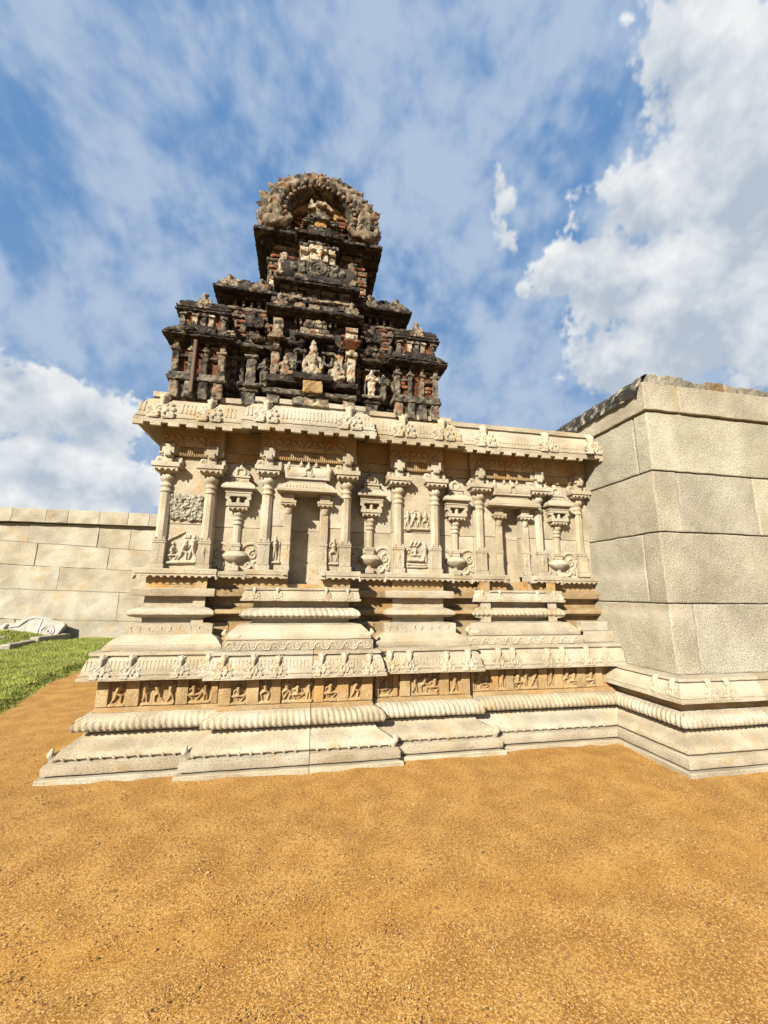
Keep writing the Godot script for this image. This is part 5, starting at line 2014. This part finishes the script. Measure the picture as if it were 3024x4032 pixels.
# ------------------------------------------------------------------ hall on the right
func make_hall() -> void:
	var A := thing("stone_hall", "plain granite block building with a moulded plinth and rubble parapet at the right edge", "building", Vector3.ZERO)
	ja = .004
	jf = 9.0
	var X := 3.47
	var Z := -3.38
	var runs := [[Vector2(X, -4.75), Vector2(X, Z), Vector2(4.62, Z)], [Vector2(4.626, Z), Vector2(6.1, Z)], [Vector2(6.106, Z), Vector2(9.0, Z)]]
	var kap := [Vector2(-.24, .556), Vector2(-.145, .566), Vector2(-.138, .570), Vector2(-.138, .598), Vector2(-.152, .601), Vector2(-.152, .611), Vector2(-.145, .613), Vector2(-.147, .624), Vector2(-.158, .627), Vector2(-.165, .66), Vector2(-.185, .705), Vector2(-.208, .738), Vector2(-.225, .741), Vector2(-.225, .753), Vector2(-.205, .756), Vector2(-.207, .785), Vector2(-.33, .79)]
	var meds := [medallion(.15, 0), medallion(.15, 1)]
	var spots := [[3.995, 4.218], [5.3, 5.6], [7.2]]
	var i := 0
	for run in runs:
		beg()
		sweep(run, [Vector2(.004, -.08), Vector2(0, .026), Vector2(-.006, .032)])
		done("footing_block", tint("stone", .9), A)
		beg()
		sweep(run, [Vector2(-.07, .032), Vector2(-.07, .046), Vector2(-.030, .050), Vector2(-.026, .056), Vector2(-.026, .118), Vector2(-.036, .120), Vector2(-.036, .132), Vector2(-.05, .134), Vector2(-.095, .142)])
		done("plinth_block", stones("stone", i), A)
		beg()
		sweep(run, PADMA, .03, {"p": .15, "a": .008, "s": .02, "k0": 3, "k1": 6})
		done("lotus_block", stones("stone", i + 1), A)
		beg()
		sweep(run, KUMUDA, .0092, {"p": .055, "a": .024, "s": .10, "k0": 4, "k1": 9})
		done("ribbed_block", stones("stone", i + 2), A)
		beg()
		sweep(run, [Vector2(-.27, .474), Vector2(-.27, .556)])
		done("neck_block", stones("ochre", i), A)
		beg()
		sweep(run, kap)
		var b := done("cornice_block", stones("stone", i), A)
		for x in spots[i]:
			put(meds[i % 2], "medallion", stones("stone", i), b, Transform3D(Basis(Vector3.RIGHT, -.3), Vector3(x, .588, Z - .138)))
		if i == 0:
			for z in [-3.66, -3.86]:
				put(meds[1], "medallion", stones("stone", i), b, Transform3D(Basis(Vector3.UP, -PI / 2) * Basis(Vector3.RIGHT, -.3), Vector3(X + .148, .592, z)))
		i += 1
	# wall blocks: [x0, x1, z0 (back), z1 (front)] in four courses
	ja = .006
	jf = 5.0
	var W := X + .345
	var F := Z - .345
	var rows := [
		[.79, 1.504, [[W, 4.112, -5.6, F], [4.126, 5.75, -4.4, F], [5.757, 7.4, -4.4, F], [7.407, 9.0, -4.4, F]]],
		[1.516, 2.276, [[W, 5.62, -3.969, F], [W, 4.3, -5.6, -3.982], [5.627, 6.9, -4.4, F], [6.907, 9.0, -4.4, F]]],
		[2.288, 2.975, [[W, 4.124, -5.6, F], [4.138, 5.187, -4.4, F], [5.201, 6.6, -4.4, F], [6.607, 9.0, -4.4, F]]],
		[2.988, 3.697, [[W, 5.95, -3.912, F], [W, 4.3, -5.6, -3.926], [5.957, 7.3, -4.4, F], [7.307, 9.0, -4.4, F]]]]
	var n := 0
	for r in rows:
		for b in r[2]:
			beg()
			bb(b[0], b[1], r[0] + rng.randf_range(-.002, .002), r[1], b[2], b[3] + rng.randf_range(-.008, .006), .05, .013)
			done("wall_block", tint("granite", [1.0, .93, 1.04, .97, .90][n % 5], [.0, -.02, .015, .0][n % 4]), A)
			n += 1
	# coping
	for b in [[W - .035, 4.225, -6.6, F + .035], [4.268, 5.95, -4.5, F + .035], [5.957, 7.6, -4.5, F + .035], [7.607, 9.0, -4.5, F + .035]]:
		beg()
		bb(b[0], b[1], 3.705, 4.045, b[2], b[3] + rng.randf_range(-.006, .006), .06, .010)
		done("coping_block", tint("granite", [1.0, .95][n % 2]), A)
		n += 1
	beg()
	bb(4.229, 4.264, 3.712, 4.04, -4.4, F + .02, .08, .006)
	done("mortar_strip", tint("ochre", 1.0, .05), A)
	# rounded plaster ridge, black with lichen, along the side
	ja = .03
	jf = 8.0
	beg()
	st.set_smooth_group(3)
	var nz := 60
	for k in nz:
		var z0 := lerpf(F + .0, -8.0, float(k) / nz)
		var z1 := lerpf(F + .0, -8.0, float(k + 1) / nz)
		for j in 10:
			var a0 := PI * (1.0 - j / 10.0)
			var a1 := PI * (1.0 - (j + 1) / 10.0)
			var c := W + .125
			quad(Vector3(c + cos(a0) * .20, 3.90 + sin(a0) * .29, z0), Vector3(c + cos(a1) * .20, 3.90 + sin(a1) * .29, z0), Vector3(c + cos(a1) * .20, 3.90 + sin(a1) * .29, z1), Vector3(c + cos(a0) * .20, 3.90 + sin(a0) * .29, z1))
	st.set_smooth_group(-1)
	done("ridge", M["lichen"], A)
	# rubble along the front
	ja = .016
	jf = 11.0
	var xs := [3.90, 4.138, 4.382, 4.555, 4.746, 5.0, 5.214, 5.49, 5.72, 6.0, 6.3, 6.55, 6.9, 7.2, 7.6, 8.0, 8.5, 9.0]
	for k in xs.size() - 1:
		beg()
		bb(xs[k] + .004, xs[k + 1] - .004, 4.03, 4.165 + rng.randf_range(-.02, .025), F - .42, F + .03 - rng.randf_range(0, .03), .05, .02)
		done("rubble_stone", [tint("wall", .6), tint("granite", .5), tint("wall", .45), tint("ochre", .5), tint("granite", .4)][(k * 2) % 5], A)
	# core and roof
	ja = 0.0
	beg()
	bb(4.28, 8.95, .0, 4.02, -7.5, -4.38, 3.0, .01)
	done("core_wall", M["granite"], A)
	beg()
	bb(3.9, 4.28, .0, 3.70, -7.9, -5.58, 3.0, .01)
	done("core_wall", M["granite"], A)
	ja = .004

# ------------------------------------------------------------------ boundary wall on the left
func make_wall() -> void:
	var A := thing("boundary_wall", "long pale granite block wall with a flat coping behind the lawn at left", "wall", Vector3(0, 0, -14.2))
	ja = .02
	jf = 2.5
	# heights of the joints at x -8.9 and at x -4.6
	var lines := [[.0, .0], [.71, .60], [1.58, 1.46], [2.30, 2.14], [3.0, 2.80], [3.56, 3.58]]
	var cuts := [[-14.5, -11.6, -8.3, -4.4, -1.5, 2.0], [-15, -10.4, -5.6, -2.2, 2.0], [-14.2, -10.9, -7.35, -3.7, -.8, 2.0], [-13.4, -11.0, -8.05, -6.05, -2.8, 2.0], [-14.0, -12.3, -10.4, -8.35, -6.42, -5.5, -3.2, -.9, 2.0]]
	var n := 0
	var at := func(i: int, x: float) -> float:
		return lerpf(lines[i][0], lines[i][1], clampf((x + 8.9) / 4.3, -1.2, 2.2))
	for r in 5:
		for k in cuts[r].size() - 1:
			var x0: float = cuts[r][k] + .006
			var x1: float = cuts[r][k + 1] - .006
			beg()
			var z1 := rng.randf_range(-.012, .012)
			var nx := maxi(2, int((x1 - x0) / .25))
			for i in nx:
				var a := lerpf(x0, x1, float(i) / nx)
				var b := lerpf(x0, x1, float(i + 1) / nx)
				var ya: float = at.call(r, a) + .006
				var yb: float = at.call(r, b) + .006
				var ta: float = at.call(r + 1, a) - .006
				var tb: float = at.call(r + 1, b) - .006
				for j in 4:
					quad(Vector3(a, lerpf(ya, ta, j / 4.0), z1), Vector3(b, lerpf(yb, tb, j / 4.0), z1), Vector3(b, lerpf(yb, tb, (j + 1) / 4.0), z1), Vector3(a, lerpf(ya, ta, (j + 1) / 4.0), z1))
				quad(Vector3(a, ta, z1), Vector3(b, tb, z1), Vector3(b, tb, -.5), Vector3(a, ta, -.5))
				quad(Vector3(a, ya, -.5), Vector3(b, yb, -.5), Vector3(b, yb, z1), Vector3(a, ya, z1))
			var l0: float = at.call(r, x0)
			var l1: float = at.call(r + 1, x0)
			quad(Vector3(x0, l0, -.5), Vector3(x0, l0, z1), Vector3(x0, l1, z1), Vector3(x0, l1, -.5))
			l0 = at.call(r, x1)
			l1 = at.call(r + 1, x1)
			quad(Vector3(x1, l0, z1), Vector3(x1, l0, -.5), Vector3(x1, l1, -.5), Vector3(x1, l1, z1))
			done("wall_block", tint("wall", [1.0, .94, .98, .9][n % 4], [.0, .01, -.01, .02][n % 4]), A)
			n += 1
	for k in 22:
		beg()
		var x0 := -15.0 + k * .78 + sin(k * 2.3) * .1
		var x1 := -15.0 + (k + 1) * .78 + sin((k + 1) * 2.3) * .1
		bb(x0 + .003, x1 - .003, 3.585, 4.0 + sin(k * 5.1) * .006, -.55, .15, .2, .010)
		done("coping_stone", tint("wall", [.92, .85, .96, .88][k % 4], .01), A)
	ja = 0.0
	beg()
	bb(-15.0, 2.0, -.1, 3.56, -.7, -.48, 5.0, .01)
	done("core_wall", M["wall"], A)
	ja = .004

# ------------------------------------------------------------------ ground, lawn, loose things
func ground_y(x: float, z: float) -> float:
	return noi.get_noise_2d(x * .5, z * .5) * .018 + noi.get_noise_2d(x * 2.3 + 50, z * 2.3) * .014 + noi.get_noise_2d(x * 6.0, z * 6.0 + 20) * .005 - .004 + smoothstep(3.2, 3.85, -z) * (1.0 - smoothstep(4.6, 5.2, -z)) * (.006 + noi.get_noise_2d(x * 3.1 + 9.0, z * 2.0) * .012)

func make_ground() -> void:
	ja = 0.0
	beg()
	st.set_smooth_group(1)
	var g := PackedFloat32Array([-400, -120, -40, -20, -14])
	var x := -10.0
	while x <= 10.01:
		g.append(x)
		x += .16
	g.append_array([14, 20, 40, 120, 400])
	for i in g.size() - 1:
		for j in g.size() - 1:
			var x0 := g[i]
			var x1 := g[i + 1]
			var z0 := g[j] - 4.0
			var z1 := g[j + 1] - 4.0
			quad(Vector3(x0, ground_y(x0, z1), z1), Vector3(x1, ground_y(x1, z1), z1), Vector3(x1, ground_y(x1, z0), z0), Vector3(x0, ground_y(x0, z0), z0))
	var o := done("ground", M["earth"], self)
	o.set_meta("kind", "structure")
	# loose grit and small stones
	beg()
	lathe(Vector3.ZERO, [Vector2(.001, -.3), Vector2(.38, -.22), Vector2(.5, .0), Vector2(.34, .25), Vector2(.001, .33)], 6)
	var mm := MultiMesh.new()
	mm.transform_format = MultiMesh.TRANSFORM_3D
	mm.use_colors = true
	mm.mesh = fin()
	var n := 120000
	mm.instance_count = n
	var r := RandomNumberGenerator.new()
	r.seed = 12
	for i in n:
		var far := pow(r.randf(), 1.5) * 4.6
		var z := -.5 - far
		var px := r.randf_range(-2.2, 2.2) * (.9 + far * .5)
		var s := .004 + pow(r.randf(), 4.0) * .0075
		if r.randf() < .0016:
			s = r.randf_range(.012, .022)
		var b := Basis(Vector3(r.randf_range(-1, 1), r.randf_range(-1, 1), r.randf_range(-1, 1)).normalized(), r.randf() * TAU).scaled(Vector3(s * r.randf_range(.7, 1.5), s * r.randf_range(.5, .9), s))
		mm.set_instance_transform(i, Transform3D(b, Vector3(px, ground_y(px, z) + s * .12, z)))
		var t := r.randf()
		var c := Color(.40, .21, .06)
		if t < .30: c = Color(.19, .085, .024)
		elif t < .62: c = Color(.52, .31, .10)
		elif t < .655: c = Color(.58, .44, .24)
		elif t < .69: c = Color(.12, .06, .025)
		mm.set_instance_color(i, c * r.randf_range(.5, .7))
	var p := MultiMeshInstance3D.new()
	p.name = "grit"
	p.multimesh = mm
	p.material_override = M["pebble"]
	add_child(p)
	p.set_meta("label", "fine loose grit and pebbles scattered over the orange earth")
	p.set_meta("category", "grit")
	p.set_meta("kind", "stuff")

func lawn_edge(z: float) -> float:
	return -3.95 + (z + 7.1) * .155 - pow(clampf((-z - 7.0) / 8.0, 0, 1), 2.0) * .35 + sin(z * 1.7) * .06

func lawn_y(x: float, z: float) -> float:
	var e := clampf((lawn_edge(z) - x) * 5.0, 0, 1)
	var mound := smoothstep(6.4, 8.2, -x) * smoothstep(12.3, 13.5, -z) * .32
	return -.03 + e * .085 + mound + smoothstep(9.0, 14.0, -z) * .07 + noi.get_noise_2d(x * .9, z * .9) * .03 * e

func make_lawn() -> void:
	ja = 0.0
	beg()
	st.set_smooth_group(1)
	for j in 60:
		var z0 := -14.3 + j * .22
		var z1 := z0 + .22
		for i in 50:
			var a0 := i * i * .0035 * 1.0
			var a1 := (i + 1) * (i + 1) * .0035
			var p := func(a: float, z: float) -> Vector3:
				var xx: float = lawn_edge(z) + .05 - a
				return Vector3(xx, lawn_y(xx, z), z)
			quad(p.call(a1, z1), p.call(a0, z1), p.call(a0, z0), p.call(a1, z0))
	var o := done("lawn", M["turf"], self)
	o.set_meta("kind", "structure")
	# blades
	beg()
	for k in 7:
		var a := k * 2.4
		var c := Vector3(cos(a) * .018 * (k % 3), 0, sin(a) * .018 * (k % 3))
		var lean := Vector3(cos(a * 1.7), 0, sin(a * 1.7)) * .025
		var sd := Vector3(-sin(a), 0, cos(a)) * .004
		var h := .024 + .011 * (k % 3)
		quad(c - sd, c + sd, c + sd * .7 + lean * .4 + Vector3(0, h * .6, 0), c - sd * .7 + lean * .4 + Vector3(0, h * .6, 0))
		tri(c - sd * .7 + lean * .4 + Vector3(0, h * .6, 0), c + sd * .7 + lean * .4 + Vector3(0, h * .6, 0), c + lean + Vector3(0, h, 0))
	var mm := MultiMesh.new()
	mm.transform_format = MultiMesh.TRANSFORM_3D
	mm.use_colors = true
	mm.mesh = fin()
	var n := 52000
	mm.instance_count = n
	var r := RandomNumberGenerator.new()
	r.seed = 21
	for i in n:
		var z := -5.2 - pow(r.randf(), .8) * 8.95
		var x := lawn_edge(z) - pow(r.randf(), 1.3) * 7.0 + .03
		var s := r.randf_range(.7, 1.35)
		mm.set_instance_transform(i, Transform3D(Basis(Vector3.UP, r.randf() * TAU).scaled(Vector3(s, s * r.randf_range(.7, 1.2), s)), Vector3(x, lawn_y(x, z) - .004, z)))
		var t := clampf(noi.get_noise_2d(x * 1.3, z * 1.3) * .8 + .5 + r.randf_range(-.3, .3), 0, 1)
		var c := Color(.14, .175, .024).lerp(Color(.27, .31, .052), t)
		if r.randf() < .10:
			c = Color(.32, .28, .10)
		mm.set_instance_color(i, c)
	var g := MultiMeshInstance3D.new()
	g.name = "grass"
	g.multimesh = mm
	g.material_override = M["blade"]
	add_child(g)
	g.set_meta("label", "short green grass of the lawn beside the earth yard")
	g.set_meta("category", "grass")
	g.set_meta("kind", "stuff")

func make_small_things() -> void:
	# carved stone lying tilted on the grass before the wall
	var F := thing("carved_stone", "fallen pale carved stone with spiral scroll lying on the grass by the wall", "carved stone", Vector3(-7.55, .18, -13.55))
	ja = .006
	jf = 6.0
	var tilt := Transform3D(Basis(Vector3.UP, .28) * Basis(Vector3.RIGHT, -.35), Vector3.ZERO)
	var out := PackedVector2Array([Vector2(-.80, .22), Vector2(-.62, .28), Vector2(-.66, .38), Vector2(-.57, .48), Vector2(-.44, .47), Vector2(-.30, .49), Vector2(-.16, .64), Vector2(.02, .68), Vector2(.20, .64), Vector2(.82, .44), Vector2(.60, -.02), Vector2(.16, .04), Vector2(-.26, .12), Vector2(-.54, .17)])
	beg()
	prism(out, -.42, 0.0, tilt)
	done("slab", M["pale"], F)
	beg()
	var s := []
	ring(s, .42, .22, .15, .025)
	ring(s, .42, .22, .085, .022)
	s.append([.42, .22, .42, .22, .035, .035])
	relief(tilt * Transform3D(Basis(), Vector3.ZERO), 1.7, .72, s, .02, 1.3)
	done("spiral", M["pale"], F)
	beg()
	s = []
	s.append([.18, .06, .24, .60, .022, .022])
	s.append([.22, .60, .78, .42, .022, .022])
	s.append([-.55, .37, -.53, .40, .06, .05])
	s.append([-.44, .36, -.26, .38, .035, .03])
	s.append([-.26, .38, -.10, .56, .03, .028])
	s.append([-.10, .56, .06, .61, .028, .025])
	s.append([.06, .61, .20, .58, .025, .02])
	relief(tilt * Transform3D(Basis(), Vector3.ZERO), 1.7, .72, s, .02, 1.3)
	done("rim", M["pale"], F)
	# edging stones sunk in the lawn
	ja = .02
	jf = 5.0
	var k := 0
	for e in [[Vector2(-7.15, -12.0), Vector2(-7.12, -13.0), "pale edging stone in the lawn nearest the left frame edge"], [Vector2(-7.1, -13.05), Vector2(-6.75, -14.0), "pale edging stone in the lawn between wall and carved stone"], [Vector2(-8.4, -12.6), Vector2(-7.75, -13.05), "small half buried stone in the lawn in front of the carved stone"]]:
		var a: Vector2 = e[0]
		var b: Vector2 = e[1]
		var m := (a + b) / 2
		beg()
		box(Vector3.ZERO, Vector3(.26, .16, (b - a).length()), .12, .03)
		var o := done("edging_stone" if k == 0 else "edging_stone_%03d" % k, tint("wall", .9 - .1 * k), self)
		o.position = Vector3(m.x, lawn_y(m.x, m.y) + .02, m.y)
		o.rotation.y = atan2(a.x - b.x, a.y - b.y)
		o.set_meta("label", e[2])
		o.set_meta("category", "edging stone")
		o.set_meta("group", "stones edging the lawn")
		k += 1
	# a weed on the eave beside the hall, and one in the footing joint
	ja = 0.0
	weed("weed", "small green weed growing on the eave next to the hall", Vector3(3.40, 3.765, -4.78), 11, .13, 5)
	weed("weed", "tiny weed in the footing joint at the left of the shrine", Vector3(-1.57, .035, -4.245), 8, .035, 6)

func weed(called: String, label: String, at: Vector3, n: int, size: float, sd: int) -> void:
	var r := RandomNumberGenerator.new()
	r.seed = sd
	var t := thing(called, label, "plant", at, "")
	for i in n:
		var a := r.randf() * TAU
		var d := Vector3(cos(a), r.randf_range(.5, 1.6), sin(a)).normalized() * size * r.randf_range(.6, 1.1)
		var sd2 := Vector3(-sin(a), 0, cos(a)) * size * .13
		beg()
		quad(Vector3.ZERO, sd2 * .2, d * .55 + sd2, d * .55 - sd2)
		tri(d * .55 - sd2, d * .55 + sd2, d + Vector3(0, -size * .15, 0))
		put(fin(), "leaf", M["leafm"], t)
